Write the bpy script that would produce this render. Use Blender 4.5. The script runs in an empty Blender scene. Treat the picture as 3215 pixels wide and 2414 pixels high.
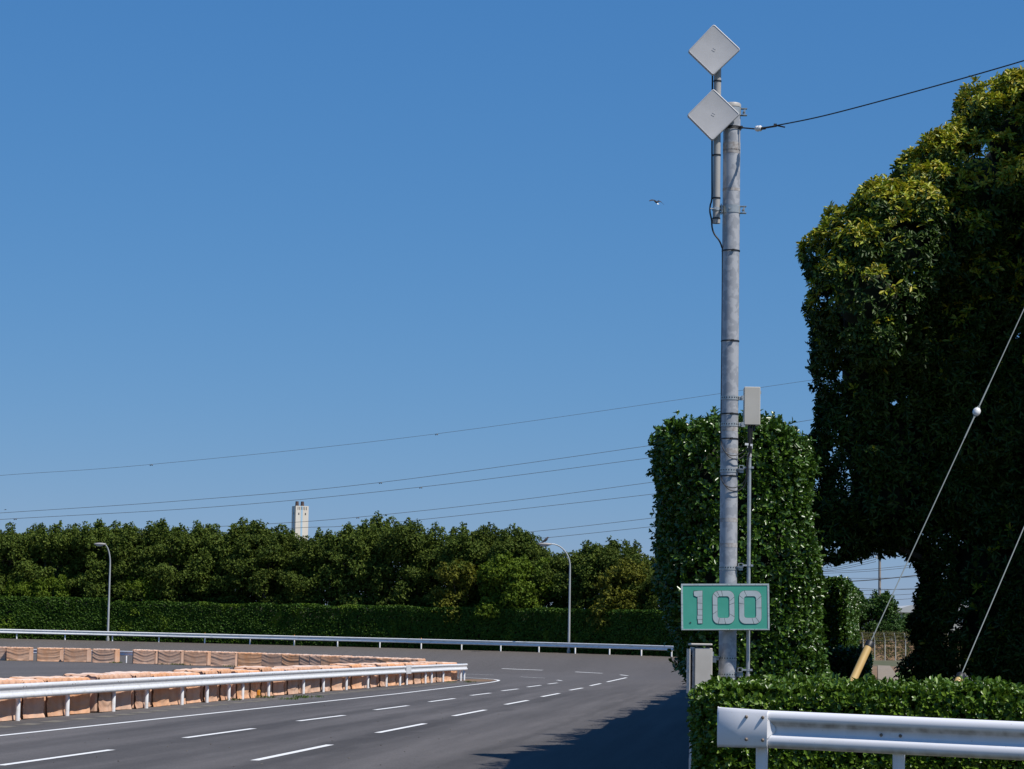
import bpy, math, random
import numpy as np
from mathutils import Vector, Matrix

random.seed(7); rng = np.random.default_rng(7)
R = math.radians
S = bpy.context.scene
COL = S.collection

# ------------------------------------------------------------------ camera
FPX, CX, CY = 8000.0, 1607.5, 1207.0
PITCH = math.atan(806.0 / 8000.0); ROLL = 0.0165
EYE = Vector((0, 0, 2.1))
_f = Vector((0, math.cos(PITCH), math.sin(PITCH)))
_r0 = Vector((1, 0, 0)); _u0 = Vector((0, -math.sin(PITCH), math.cos(PITCH)))
_r = _r0 * math.cos(ROLL) + _u0 * math.sin(ROLL)
_u = -_r0 * math.sin(ROLL) + _u0 * math.cos(ROLL)
cd = bpy.data.cameras.new('camera'); cam = bpy.data.objects.new('camera', cd); COL.objects.link(cam)
cd.sensor_fit = 'HORIZONTAL'; cd.sensor_width = 36.0; cd.lens = 36.0 * FPX / 3215.0
cd.clip_start = 0.5; cd.clip_end = 30000
m = Matrix((_r, _u, -_f)).transposed().to_4x4(); m.translation = EYE
cam.matrix_world = m
S.camera = cam

# ------------------------------------------------------------------ light
SUN_EL, SUN_AZ = R(54), R(32)          # azimuth measured from +X towards the camera (-Y)
sdir = Vector((math.cos(SUN_EL) * math.cos(SUN_AZ), -math.cos(SUN_EL) * math.sin(SUN_AZ), math.sin(SUN_EL)))
w = bpy.data.worlds.new('World'); S.world = w; w.use_nodes = True
nt = w.node_tree; bg = nt.nodes['Background']
sky = nt.nodes.new('ShaderNodeTexSky'); sky.sky_type = 'NISHITA'; sky.sun_disc = False
sky.sun_elevation = SUN_EL
sky.sun_rotation = math.atan2(sdir.x, sdir.y)
sky.altitude = 0; sky.air_density = 1.0; sky.dust_density = 0.0; sky.ozone_density = 10.0
# colour response of the clear sky: softer gradient, deeper blue
sp3 = nt.nodes.new('ShaderNodeSeparateColor'); cb3 = nt.nodes.new('ShaderNodeCombineColor'); nt.links.new(sky.outputs[0], sp3.inputs[0])
for i, (ga, ka) in enumerate(((.98, .564), (.63, 1.224), (.43, 2.527))):
    pw = nt.nodes.new('ShaderNodeMath'); pw.operation = 'POWER'; pw.inputs[1].default_value = ga
    ml_ = nt.nodes.new('ShaderNodeMath'); ml_.operation = 'MULTIPLY'; ml_.inputs[1].default_value = ka
    nt.links.new(sp3.outputs[i], pw.inputs[0]); nt.links.new(pw.outputs[0], ml_.inputs[0]); nt.links.new(ml_.outputs[0], cb3.inputs[i])
nt.links.new(cb3.outputs[0], bg.inputs[0]); bg.inputs[1].default_value = 0.1
sl = bpy.data.lights.new('sun', 'SUN'); sl.energy = 5.0; sl.angle = R(0.53); sl.color = (1.0, 0.95, 0.88)
so = bpy.data.objects.new('sun', sl); COL.objects.link(so); so.location = (60, -40, 90)
so.rotation_euler = (-sdir).to_track_quat('-Z', 'Y').to_euler()
S.view_settings.view_transform = 'Standard'; S.view_settings.look = 'None'
S.view_settings.exposure = 0.0; S.view_settings.gamma = 1.0
S.cycles.max_bounces = 6; S.cycles.transparent_max_bounces = 8

# ------------------------------------------------------------------ helpers
def ray(px, py):
    return _f + _r * ((px - CX) / FPX) + _u * ((CY - py) / FPX)
def P(px, py, Y):                       # the point of a sight line at distance Y
    d = ray(px, py); return EYE + d * (Y / d.y)
def PX(p):                              # picture position of a point, used for measuring only
    d = Vector(p) - EYE; k = FPX / d.dot(_f)
    return CX + d.dot(_r) * k, CY - d.dot(_u) * k

CEN = (-42.0, 148.0)
def smooth(t):
    t = min(1.0, max(0.0, t)); return t * t * (3 - 2 * t)
def bank(th):
    return float(np.interp(math.degrees(th), [-25, 0, 34, 60, 90], [0, .5, 1.17, 1.4, 1.63])) if th > -2 and th < math.pi / 2 else (1.63 if th >= math.pi / 2 else 0.0)
def hedge_x(y): return 2.1 + .105 * (y - 36)
def g(x, y):
    dx, dy = x - CEN[0], y - CEN[1]; r = math.hypot(dx, dy)
    h = bank(math.atan2(dy, dx)) * smooth((r - 50) / 15)
    if y < 225 and r > 40 or x > 20:
        b = (.55 + .25 * smooth((y - 60) / 80)) * smooth((x - hedge_x(y) - .6) / 1.4)
        h = max(h, b)
    return h
def hit(px, py):                        # where a sight line meets the ground
    d = ray(px, py); t = 25.0
    while t < 600:
        p = EYE + d * t
        if p.z < g(p.x, p.y): break
        t += 1.0
    a, b = t - 1, t
    for _ in range(20):
        c = (a + b) / 2; p = EYE + d * c
        if p.z < g(p.x, p.y): b = c
        else: a = c
    return EYE + d * b
def arc(r, th): return Vector((CEN[0] + r * math.cos(th), CEN[1] + r * math.sin(th), 0))
def arc_at(r, px):                      # angle on the arc seen at a picture column
    a, b = R(150), R(5)
    for _ in range(50):
        c = (a + b) / 2
        if PX(arc(r, c))[0] < px: a = c
        else: b = c
    return a

def tag(o, label=None, cat=None, group=None, kind=None):
    if label: o['label'] = label
    if cat: o['category'] = cat
    if group: o['group'] = group
    if kind: o['kind'] = kind
    return o
def empty(name, loc, label, cat, group=None):
    o = bpy.data.objects.new(name, None); COL.objects.link(o); o.location = loc; o.empty_display_size = .2
    return tag(o, label, cat, group)
def link(name, me, parent=None, loc=None):
    o = bpy.data.objects.new(name, me); COL.objects.link(o)
    if loc is not None: o.location = loc
    if parent is not None:
        o.parent = parent; o.matrix_parent_inverse = Matrix.Identity(4)
    return o
def copy_tree(o, parent=None):
    c = o.copy(); COL.objects.link(c)
    if parent is not None: c.parent = parent
    for ch in list(o.children): copy_tree(ch, c)
    return c

class MB:
    """collects shapes in world coordinates; build() links them as one mesh, origin at loc"""
    def __init__(s): s.v = []; s.f = []; s.m = []
    def add(s, vs, fs, mi=0):
        n = len(s.v); s.v += [tuple(v) for v in vs]
        for f in fs: s.f.append(tuple(i + n for i in f)); s.m.append(mi)
    def box(s, c, sz, rot=None, mi=0, bev=0.0):
        hx, hy, hz = sz[0] / 2, sz[1] / 2, sz[2] / 2
        b = min(bev, hx * .9, hy * .9, hz * .9)
        if b <= 0:
            vs = [Vector((x, y, z)) for z in (-hz, hz) for x, y in ((-hx, -hy), (hx, -hy), (hx, hy), (-hx, hy))]
            fs = [(3, 2, 1, 0), (4, 5, 6, 7), (0, 1, 5, 4), (1, 2, 6, 5), (2, 3, 7, 6), (3, 0, 4, 7)]
        else:
            vs = []; fs = []
            def ring(z, i):
                return [Vector((x, y, z)) for x, y in ((-hx + i, -hy), (hx - i, -hy), (hx, -hy + i), (hx, hy - i), (hx - i, hy), (-hx + i, hy), (-hx, hy - i), (-hx, -hy + i))]
            rs = []
            for z, k in ((-hz, b), (-hz + b, 0), (hz - b, 0), (hz, b)):
                q = ring(z, b)
                if k: q = [Vector((v.x - math.copysign(min(k, abs(v.x)), v.x) * .7, v.y - math.copysign(min(k, abs(v.y)), v.y) * .7, v.z)) for v in q]
                rs.append(q)
            for q in rs: vs += q
            for a in range(3):
                for i in range(8):
                    j = (i + 1) % 8; fs.append((a * 8 + i, a * 8 + j, a * 8 + 8 + j, a * 8 + 8 + i))
            fs.append(tuple(range(7, -1, -1))); fs.append(tuple(range(24, 32)))
        c = Vector(c)
        if rot is not None: vs = [rot @ v for v in vs]
        s.add([v + c for v in vs], fs, mi)
    def tube(s, pts, rad, n=12, cap=True, mi=0):
        pts = [Vector(p) for p in pts]; rads = rad if hasattr(rad, '__len__') else [rad] * len(pts)
        vs = []; prev = None
        for i, p in enumerate(pts):
            t = (pts[min(i + 1, len(pts) - 1)] - pts[max(i - 1, 0)]).normalized()
            a = prev - t * prev.dot(t) if prev is not None else (Vector((0, -1, 0)) if abs(t.y) < .9 else Vector((1, 0, 0)))
            if prev is None: a = a - t * a.dot(t)
            a.normalize(); prev = a; b = t.cross(a)
            for k in range(n):
                an = 2 * math.pi * k / n; vs.append(p + (a * math.cos(an) + b * math.sin(an)) * rads[i])
        fs = []
        for i in range(len(pts) - 1):
            for k in range(n):
                j = (k + 1) % n; fs.append((i * n + k, i * n + j, i * n + n + j, i * n + n + k))
        if cap: fs += [tuple(range(n - 1, -1, -1)), tuple((len(pts) - 1) * n + k for k in range(n))]
        s.add(vs, fs, mi)
    def ellipsoid(s, c, r, rot=None, nu=14, nv=9, mi=0):
        vs = []; fs = []; c = Vector(c)
        for j in range(nv + 1):
            ph = math.pi * j / nv
            for i in range(nu):
                th = 2 * math.pi * i / nu
                v = Vector((r[0] * math.sin(ph) * math.cos(th), r[1] * math.sin(ph) * math.sin(th), -r[2] * math.cos(ph)))
                vs.append((rot @ v if rot is not None else v) + c)
        for j in range(nv):
            for i in range(nu):
                k = (i + 1) % nu; fs.append((j * nu + i, j * nu + k, (j + 1) * nu + k, (j + 1) * nu + i))
        s.add(vs, fs, mi)
    def prism(s, outline, depth_vec, mi=0):     # a planar outline given thickness
        o = [Vector(p) for p in outline]; d = Vector(depth_vec); n = len(o)
        s.add(o + [p + d for p in o], [tuple(range(n - 1, -1, -1)), tuple(range(n, 2 * n))] + [(i, (i + 1) % n, n + (i + 1) % n, n + i) for i in range(n)], mi)
    def sweep(s, path, prof, mi=0):             # prof: (outward, up); path: (point, outward unit)
        n = len(prof); vs = []; fs = []
        for p, o in path:
            for a, b in prof: vs.append(Vector(p) + Vector(o) * a + Vector((0, 0, b)))
        for i in range(len(path) - 1):
            for k in range(n):
                j = (k + 1) % n; fs.append((i * n + k, i * n + j, i * n + n + j, i * n + n + k))
        fs += [tuple(range(n)), tuple((len(path) - 1) * n + k for k in range(n - 1, -1, -1))]
        s.add(vs, fs, mi)
    def build(s, name, mats, parent=None, loc=None, smooth_=False, angle=40):
        if not isinstance(mats, (list, tuple)): mats = [mats]
        if parent is not None: org = parent.matrix_world.translation if False else parent['_o'] if '_o' in parent else parent.location
        org = Vector(loc) if loc is not None else (Vector(parent.location) if parent is not None else Vector((0, 0, 0)))
        if parent is not None and parent.parent is not None and loc is None: org = Vector(parent.parent.location)
        me = bpy.data.meshes.new(name)
        me.from_pydata([tuple(Vector(v) - org) for v in s.v], [], s.f); 
        for mm in mats: me.materials.append(mm)
        me.polygons.foreach_set('material_index', s.m); me.validate(); me.update()
        import bmesh
        bm = bmesh.new(); bm.from_mesh(me); bmesh.ops.recalc_face_normals(bm, faces=bm.faces); bm.to_mesh(me); bm.free()
        if smooth_:
            me.shade_smooth() if hasattr(me, 'shade_smooth') else None
            me.set_sharp_from_angle(angle=R(angle))
        o = link(name, me, parent)
        if parent is None: o.location = org
        return o

def np_mesh(name, V, Q, mats, mi=None):
    me = bpy.data.meshes.new(name); k = Q.shape[1]
    me.vertices.add(len(V)); me.vertices.foreach_set('co', np.ascontiguousarray(V, dtype=np.float32).ravel())
    me.loops.add(Q.size); me.loops.foreach_set('vertex_index', np.ascontiguousarray(Q, dtype=np.int32).ravel())
    me.polygons.add(len(Q)); me.polygons.foreach_set('loop_start', np.arange(0, Q.size, k, dtype=np.int32))
    for mm in mats: me.materials.append(mm)
    if mi is not None: me.polygons.foreach_set('material_index', np.ascontiguousarray(mi, dtype=np.int32))
    me.update(calc_edges=True); return me

def unit(a): return a / np.maximum(np.linalg.norm(a, axis=1, keepdims=True), 1e-9)
LEAF = np.array([(0, 0, 0), (.30, -.30, .07), (.70, -.46, .07), (1, 0, -.08), (.70, .46, .07), (.30, .30, .07)])
LQ = np.array([(0, 1, 2, 3), (0, 3, 4, 5)])
def leaf_geo(p, d, n, L, Wd):
    """6-point folded leaves: base p, axis d, face n, length L, width Wd (relative)"""
    d = unit(d); n = unit(n - d * np.sum(n * d, 1, keepdims=True)); b = np.cross(n, d)
    L = L[:, None]; V = np.empty((len(p), 6, 3))
    for i, (a, c, e) in enumerate(LEAF): V[:, i] = p + d * L * a + b * L * (c * Wd) + n * L * e
    Q = (np.arange(len(p))[:, None, None] * 6 + LQ[None]).reshape(-1, 4)
    return V.reshape(-1, 3), Q
def rosettes(pts, nrm, k, L, Wd, spread=(30, 85), up=.25, jit=.3):
    """leaf clusters on surface points; every cluster holds k leaves around its outward axis"""
    n0 = unit(nrm + rng.normal(0, jit, nrm.shape) + np.array([0, 0, up]))
    p = np.repeat(pts, k, 0); n = np.repeat(n0, k, 0)
    t = unit(np.cross(n, rng.normal(0, 1, n.shape)))
    ph = np.radians(rng.uniform(spread[0], spread[1], len(p)))[:, None]
    d = n * np.cos(ph) + t * np.sin(ph)
    LL = L * rng.uniform(.65, 1.2, len(p))
    fn = n * np.sin(ph) - t * np.cos(ph) + rng.normal(0, .25, n.shape)
    return leaf_geo(p + n * rng.uniform(-.3, .3, (len(p), 1)) * L, d, fn, LL, Wd)
def join(parts):
    V = []; Q = []; M = []; o = 0
    for v, q, mi in parts:
        V.append(v); Q.append(q + o); M.append(np.full(len(q), mi)); o += len(v)
    return np.concatenate(V), np.concatenate(Q), np.concatenate(M)
def lump(p, s, seed=0.0):                # smooth pseudo-noise -1..1
    x, y, z = (p[:, 0] * s + seed, p[:, 1] * s + seed * 1.7, p[:, 2] * s - seed)
    return (np.sin(x * 1.7 + np.sin(y * 1.3 + z)) + np.sin(y * 2.1 + 1.3 * np.sin(z * 1.9 - x)) + np.sin(z * 2.3 + 1.1 * np.sin(x * 1.1 + y))) / 3

# ------------------------------------------------------------------ materials
def mat(name, col, rough=.6, metal=0.0, spec=.5, col2=None, scale=8.0, detail=4.0, stretch=None, bump=0.0, bscale=40.0, lo=.35, hi=.65, objrand=0.0):
    m = bpy.data.materials.new(name); m.use_nodes = True; t = m.node_tree; b = t.nodes['Principled BSDF']
    b.inputs['Base Color'].default_value = (*col, 1); b.inputs['Roughness'].default_value = rough
    b.inputs['Metallic'].default_value = metal; b.inputs['Specular IOR Level'].default_value = spec
    tc = t.nodes.new('ShaderNodeTexCoord'); vec = tc.outputs['Object']
    if stretch:
        mp = t.nodes.new('ShaderNodeMapping'); mp.inputs['Scale'].default_value = stretch
        t.links.new(vec, mp.inputs[0]); vec = mp.outputs[0]
    if col2:
        nz = t.nodes.new('ShaderNodeTexNoise'); nz.inputs['Scale'].default_value = scale; nz.inputs['Detail'].default_value = detail
        t.links.new(vec, nz.inputs['Vector'])
        cr = t.nodes.new('ShaderNodeValToRGB'); cr.color_ramp.elements[0].position = lo; cr.color_ramp.elements[1].position = hi
        cr.color_ramp.elements[0].color = (*col, 1); cr.color_ramp.elements[1].color = (*col2, 1)
        t.links.new(nz.outputs['Fac'], cr.inputs[0]); t.links.new(cr.outputs[0], b.inputs['Base Color'])
        if objrand:
            oi = t.nodes.new('ShaderNodeObjectInfo'); hs = t.nodes.new('ShaderNodeHueSaturation')
            mr = t.nodes.new('ShaderNodeMapRange'); mr.inputs[3].default_value = 1 - objrand; mr.inputs[4].default_value = 1 + objrand
            t.links.new(oi.outputs['Random'], mr.inputs[0]); t.links.new(mr.outputs[0], hs.inputs['Value'])
            mr2 = t.nodes.new('ShaderNodeMapRange'); mr2.inputs[3].default_value = .82; mr2.inputs[4].default_value = 1.08
            mm = t.nodes.new('ShaderNodeMath'); mm.operation = 'FRACT'; ml = t.nodes.new('ShaderNodeMath'); ml.operation = 'MULTIPLY'; ml.inputs[1].default_value = 7.13
            t.links.new(oi.outputs['Random'], ml.inputs[0]); t.links.new(ml.outputs[0], mm.inputs[0]); t.links.new(mm.outputs[0], mr2.inputs[0])
            t.links.new(mr2.outputs[0], hs.inputs['Saturation'])
            t.links.new(cr.outputs[0], hs.inputs['Color']); t.links.new(hs.outputs[0], b.inputs['Base Color'])
    if bump:
        n2 = t.nodes.new('ShaderNodeTexNoise'); n2.inputs['Scale'].default_value = bscale; n2.inputs['Detail'].default_value = 4
        t.links.new(tc.outputs['Object'], n2.inputs['Vector'])
        bp = t.nodes.new('ShaderNodeBump'); bp.inputs['Strength'].default_value = bump; bp.inputs['Distance'].default_value = .02
        t.links.new(n2.outputs['Fac'], bp.inputs['Height']); t.links.new(bp.outputs[0], b.inputs['Normal'])
    return m
def leaf_mat(name, cols, rough=.42, trans=.15, spec=.5, objrand=0.0, patch=None):
    m = bpy.data.materials.new(name); m.use_nodes = True; t = m.node_tree; b = t.nodes['Principled BSDF']
    ge = t.nodes.new('ShaderNodeNewGeometry'); cr = t.nodes.new('ShaderNodeValToRGB')
    e = cr.color_ramp.elements; e[0].color = (*cols[0], 1); e[1].color = (*cols[-1], 1)
    for i, c in enumerate(cols[1:-1]):
        q = e.new((i + 1) / (len(cols) - 1)); q.color = (*c, 1)
    t.links.new(ge.outputs['Random Per Island'], cr.inputs[0]); out = cr.outputs[0]
    if patch:
        nz = t.nodes.new('ShaderNodeTexNoise'); nz.inputs['Scale'].default_value = patch[1]; nz.inputs['Detail'].default_value = 3
        tc = t.nodes.new('ShaderNodeTexCoord'); t.links.new(tc.outputs['Object'], nz.inputs['Vector'])
        r2 = t.nodes.new('ShaderNodeValToRGB'); r2.color_ramp.elements[0].position = patch[2]; r2.color_ramp.elements[1].position = patch[3]
        mx = t.nodes.new('ShaderNodeMix'); mx.data_type = 'RGBA'; mx.inputs['B'].default_value = (*patch[0], 1)
        t.links.new(nz.outputs['Fac'], r2.inputs[0]); t.links.new(r2.outputs[0], mx.inputs['Factor']); t.links.new(out, mx.inputs['A']); out = mx.outputs['Result']
    if objrand:
        oi = t.nodes.new('ShaderNodeObjectInfo'); hs = t.nodes.new('ShaderNodeHueSaturation')
        mr = t.nodes.new('ShaderNodeMapRange'); mr.inputs[3].default_value = 1 - objrand; mr.inputs[4].default_value = 1 + objrand
        t.links.new(oi.outputs['Random'], mr.inputs[0]); t.links.new(mr.outputs[0], hs.inputs['Value']); t.links.new(out, hs.inputs['Color']); out = hs.outputs[0]
    t.links.new(out, b.inputs['Base Color']); b.inputs['Roughness'].default_value = rough; b.inputs['Specular IOR Level'].default_value = spec
    if trans:
        tr = t.nodes.new('ShaderNodeBsdfTranslucent'); t.links.new(out, tr.inputs['Color'])
        ms = t.nodes.new('ShaderNodeMixShader'); ms.inputs[0].default_value = trans
        t.links.new(b.outputs[0], ms.inputs[1]); t.links.new(tr.outputs[0], ms.inputs[2])
        t.links.new(ms.outputs[0], t.nodes['Material Output'].inputs[0])
    return m

def asphalt():
    m = bpy.data.materials.new('asphalt'); m.use_nodes = True; t = m.node_tree; b = t.nodes['Principled BSDF']
    tc = t.nodes.new('ShaderNodeTexCoord')
    def noise(sc, st, det=4, rot=0.0):
        mp = t.nodes.new('ShaderNodeMapping'); mp.inputs['Scale'].default_value = st; mp.inputs['Rotation'].default_value = (0, 0, rot)
        nz = t.nodes.new('ShaderNodeTexNoise'); nz.inputs['Scale'].default_value = sc; nz.inputs['Detail'].default_value = det
        t.links.new(tc.outputs['Object'], mp.inputs[0]); t.links.new(mp.outputs[0], nz.inputs['Vector']); return nz.outputs['Fac']
    def ramp(x, lo, hi, a, c):
        mr = t.nodes.new('ShaderNodeMapRange'); mr.interpolation_type = 'SMOOTHSTEP'
        for i, v in enumerate((lo, hi, a, c)): mr.inputs[i + 1].default_value = v
        t.links.new(x, mr.inputs[0]); return mr.outputs[0]
    def math_(op, a, c):
        q = t.nodes.new('ShaderNodeMath'); q.operation = op
        for i, v in enumerate((a, c)):
            if isinstance(v, (int, float)): q.inputs[i].default_value = v
            else: t.links.new(v, q.inputs[i])
        return q.outputs[0]
    big = ramp(noise(.14, (1, .35, 1), 3), .3, .7, .94, 1.05)
    sp0 = t.nodes.new('ShaderNodeSeparateXYZ'); t.links.new(tc.outputs['Object'], sp0.inputs[0])
    u_ = math_('SUBTRACT', sp0.outputs['X'], math_('MULTIPLY', sp0.outputs['Y'], ROAD_SLOPE))       # across the straight
    def along_noise(sc, k, det):
        cv_ = t.nodes.new('ShaderNodeCombineXYZ'); t.links.new(u_, cv_.inputs[0]); t.links.new(math_('MULTIPLY', sp0.outputs['Y'], k), cv_.inputs[1])
        nz = t.nodes.new('ShaderNodeTexNoise'); nz.inputs['Scale'].default_value = sc; nz.inputs['Detail'].default_value = det; t.links.new(cv_.outputs[0], nz.inputs['Vector']); return nz.outputs['Fac']
    strk = math_('MULTIPLY', ramp(along_noise(.6, .05, 4), .36, .62, 1.08, .80), ramp(along_noise(2.6, .03, 3), .35, .65, 1.05, .92))      # worn streaks
    wob = math_('MULTIPLY', math_('SUBTRACT', along_noise(.9, .35, 5), .5), 1.1)
    for u0, wd, dk in ROAD_BANDS:            # sealed joints and stained strips along the lanes
        dst = math_('ABSOLUTE', math_('ADD', math_('SUBTRACT', u_, u0), wob), 0)
        near_ = ramp(sp0.outputs['Y'], 100, 125, 1, 0)
        bnd = ramp(dst, wd * .35, wd, dk, 1.0)
        bnd = math_('ADD', math_('MULTIPLY', math_('SUBTRACT', bnd, 1.0), near_), 1.0)
        strk = math_('MULTIPLY', strk, bnd)
    strk = math_('ADD', math_('MULTIPLY', math_('SUBTRACT', strk, .97), ramp(sp0.outputs['Y'], 110, 150, 1, .12)), .97)
    fine = ramp(noise(28, (1, 1, 1), 3), .3, .7, .76, 1.24)
    agg = ramp(noise(140, (1, 1, 1), 2), .35, .7, .85, 1.2)
    mid_ = ramp(noise(4.5, (1, 1, 1), 5), .3, .7, .93, 1.07)
    f = math_('MULTIPLY', math_('MULTIPLY', math_('MULTIPLY', big, mid_), strk), math_('MULTIPLY', fine, agg))
    mx = t.nodes.new('ShaderNodeMix'); mx.data_type = 'RGBA'; mx.blend_type = 'MULTIPLY'; mx.inputs['Factor'].default_value = 1
    # dust brown towards the outer edge of the bend (a strip of dirt along the rail)
    sep = t.nodes.new('ShaderNodeVectorMath'); sep.operation = 'SUBTRACT'; sep.inputs[1].default_value = (CEN[0], CEN[1], 0)
    t.links.new(tc.outputs['Object'], sep.inputs[0])
    flat = t.nodes.new('ShaderNodeVectorMath'); flat.operation = 'MULTIPLY'; flat.inputs[1].default_value = (1, 1, 0); t.links.new(sep.outputs[0], flat.inputs[0])
    ln = t.nodes.new('ShaderNodeVectorMath'); ln.operation = 'LENGTH'; t.links.new(flat.outputs[0], ln.inputs[0])
    sepy = t.nodes.new('ShaderNodeSeparateXYZ'); t.links.new(sep.outputs[0], sepy.inputs[0])
    dirt = math_('MULTIPLY', ramp(math_('ADD', ln.outputs['Value'], math_('MULTIPLY', noise(.8, (1, 1, 1), 4), 4.0)), 60.5, 68.5, 0, .8), ramp(sepy.outputs['Y'], -8, 22, 0, 1))
    m2 = t.nodes.new('ShaderNodeMix'); m2.data_type = 'RGBA'
    m2.inputs['A'].default_value = (.110, .102, .099, 1); m2.inputs['B'].default_value = (.112, .092, .070, 1)
    t.links.new(dirt, m2.inputs['Factor']); t.links.new(m2.outputs['Result'], mx.inputs['A'])
    cb = t.nodes.new('ShaderNodeCombineColor')
    for i in range(3): t.links.new(f, cb.inputs[i])
    t.links.new(cb.outputs[0], mx.inputs['B']); t.links.new(mx.outputs['Result'], b.inputs['Base Color'])
    b.inputs['Roughness'].default_value = .88; b.inputs['Specular IOR Level'].default_value = .25
    bp = t.nodes.new('ShaderNodeBump'); bp.inputs['Strength'].default_value = .25; bp.inputs['Distance'].default_value = .004
    t.links.new(noise(140, (1, 1, 1), 2), bp.inputs['Height']); t.links.new(bp.outputs[0], b.inputs['Normal'])
    return m

# the straight: lateral position of the two dashed lines
_q = [hit(799, 2388), hit(1657, 2199)]; ROAD_SLOPE = (_q[1].x - _q[0].x) / (_q[1].y - _q[0].y)
def lat_u(px, py): p = hit(px, py); return p.x - ROAD_SLOPE * p.y
ROAD_BANDS = [(lat_u(799, 2388) + .30, .55, .72), (lat_u(350, 2354) + .1, .5, .80), (lat_u(350, 2354) + 1.75, .5, .84), (lat_u(799, 2388) + 3.4, .25, .88), (lat_u(0, 2310) + 1.5, .45, .86)]
M = {}
M['asphalt'] = asphalt()
M['ground'] = mat('ground', (.07, .085, .03), .95, col2=(.13, .10, .06), scale=.4, detail=6)
M['paint'] = mat('road_paint', (.78, .78, .76), .7, col2=(.45, .45, .44), scale=9, detail=6, lo=.60, hi=.78)
M['slab'] = mat('concrete_slab', (.20, .18, .14), .9, col2=(.11, .10, .08), scale=3, detail=6)
M['concrete'] = mat('concrete', (.30, .235, .16), .9, col2=(.20, .17, .13), scale=2.5, detail=6)
M['rail'] = mat('white_rail_paint', (.74, .75, .77), .42, col2=(.60, .60, .58), scale=5, detail=7, stretch=(1, 1, 2.2), lo=.5, hi=.78)
M['rail_old'] = mat('weathered_rail_paint', (.82, .83, .82), .5, col2=(.50, .54, .50), scale=2.2, detail=8, stretch=(1, 1, 4), lo=.52, hi=.76)
M['bolt'] = mat('rusty_bolt', (.16, .13, .10), .6, metal=.4, col2=(.25, .2, .16), scale=60)
M['galv'] = mat('galvanised_steel', (.335, .345, .365), .5, metal=.25, col2=(.44, .445, .46), scale=11, detail=2, lo=.46, hi=.53)
M['galv_pipe'] = mat('galvanised_pipe', (.36, .39, .40), .4, metal=.45, col2=(.45, .47, .47), scale=20)
M['tape'] = mat('tape_residue', (.40, .39, .38), .8, col2=(.29, .265, .25), scale=28, detail=5, lo=.42, hi=.6)
M['slot'] = mat('band_slot', (.03, .035, .05), .7)
M['plastic_grey'] = mat('grey_plastic', (.50, .485, .475), .5, col2=(.45, .435, .425), scale=6, detail=3)
M['antenna'] = mat('antenna_radome', (.53, .52, .52), .45, col2=(.49, .48, .48), scale=5, detail=3, bump=.15, bscale=3.0)
M['pvc'] = mat('grey_pvc_pipe', (.40, .385, .36), .5, col2=(.35, .335, .31), scale=5, stretch=(1, 1, .4))
M['box_cream'] = mat('cream_box_paint', (.54, .51, .45), .5, col2=(.50, .47, .41), scale=5)
M['cab'] = mat('beige_cabinet_paint', (.56, .52, .46), .5, col2=(.50, .46, .40), scale=4)
M['cab_dark'] = mat('cabinet_gap', (.05, .05, .055), .6)
M['black'] = mat('black_rubber', (.012, .012, .013), .5)
M['white_tag'] = mat('white_tag', (.75, .76, .75), .5)
M['porcelain'] = mat('white_porcelain', (.78, .77, .74), .15)
M['sign_green'] = mat('sign_green', (.06, .36, .255), .45, col2=(.08, .40, .29), scale=3, detail=5)
M['sign_white'] = mat('sign_white', (.46, .53, .54), .5, col2=(.38, .43, .43), scale=9, detail=6, lo=.5, hi=.75)
M['sign_edge'] = mat('sign_dark_edge', (.05, .06, .045), .8)
M['yellow'] = mat('yellow_guard', (.66, .44, .17), .5, col2=(.56, .35, .11), scale=4, stretch=(1, 1, .3))
M['wire'] = mat('steel_wire', (.20, .225, .215), .6)
M['cable'] = mat('dark_cable', (.02, .02, .022), .6)
M['farwire'] = mat('power_cable', (.06, .065, .07), .7)
M['lamp'] = mat('lamp_pole_steel', (.50, .52, .53), .45, metal=.15, col2=(.36, .38, .38), scale=1.5, stretch=(1, 1, .35), detail=6)
M['lamp_head'] = mat('lamp_head_steel', (.34, .32, .30), .5)
M['lamp_glass'] = mat('lamp_glass', (.42, .45, .45), .15)
M['foam'] = mat('orange_foam', (.60, .33, .19), .8, col2=(.66, .43, .31), scale=1.2, detail=4, objrand=.10)
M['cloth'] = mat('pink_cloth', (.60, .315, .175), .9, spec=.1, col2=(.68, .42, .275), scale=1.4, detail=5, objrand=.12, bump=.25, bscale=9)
M['cloth_top'] = mat('sunlit_top_cloth', (.76, .57, .46), .9, spec=.1, col2=(.70, .45, .32), scale=1.1, detail=5, objrand=.06, lo=.4, hi=.7)  # paler cloth for block tops; overhead sunlight is painted into the colour
M['tower'] = mat('cream_tower_wall', (.74, .68, .59), .9, col2=(.66, .60, .51), scale=.15, stretch=(1, 1, .25), detail=6)
M['tower_blue'] = mat('pale_blue_stripe', (.40, .58, .70), .8, col2=(.36, .53, .66), scale=.2)
M['tower_dark'] = mat('tower_opening', (.06, .06, .06), .8)
M['flue'] = mat('rusty_flue', (.055, .04, .04), .8, col2=(.10, .06, .045), scale=.5)
M['bark'] = mat('bark', (.09, .07, .05), .95, col2=(.05, .04, .03), scale=12, stretch=(1, 1, .3))
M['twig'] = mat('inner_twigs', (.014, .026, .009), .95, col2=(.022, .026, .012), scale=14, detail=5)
M['soil'] = mat('red_soil', (.17, .095, .05), .95, col2=(.22, .145, .075), scale=.5, detail=6)
M['lawn'] = mat('lawn', (.10, .19, .03), .95, col2=(.14, .20, .05), scale=2)
M['ware'] = mat('corrugated_wall', (.42, .42, .38), .8, col2=(.36, .36, .33), scale=3, stretch=(1, 1, .1))
M['roof'] = mat('pale_roof', (.50, .51, .50), .6)
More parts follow.
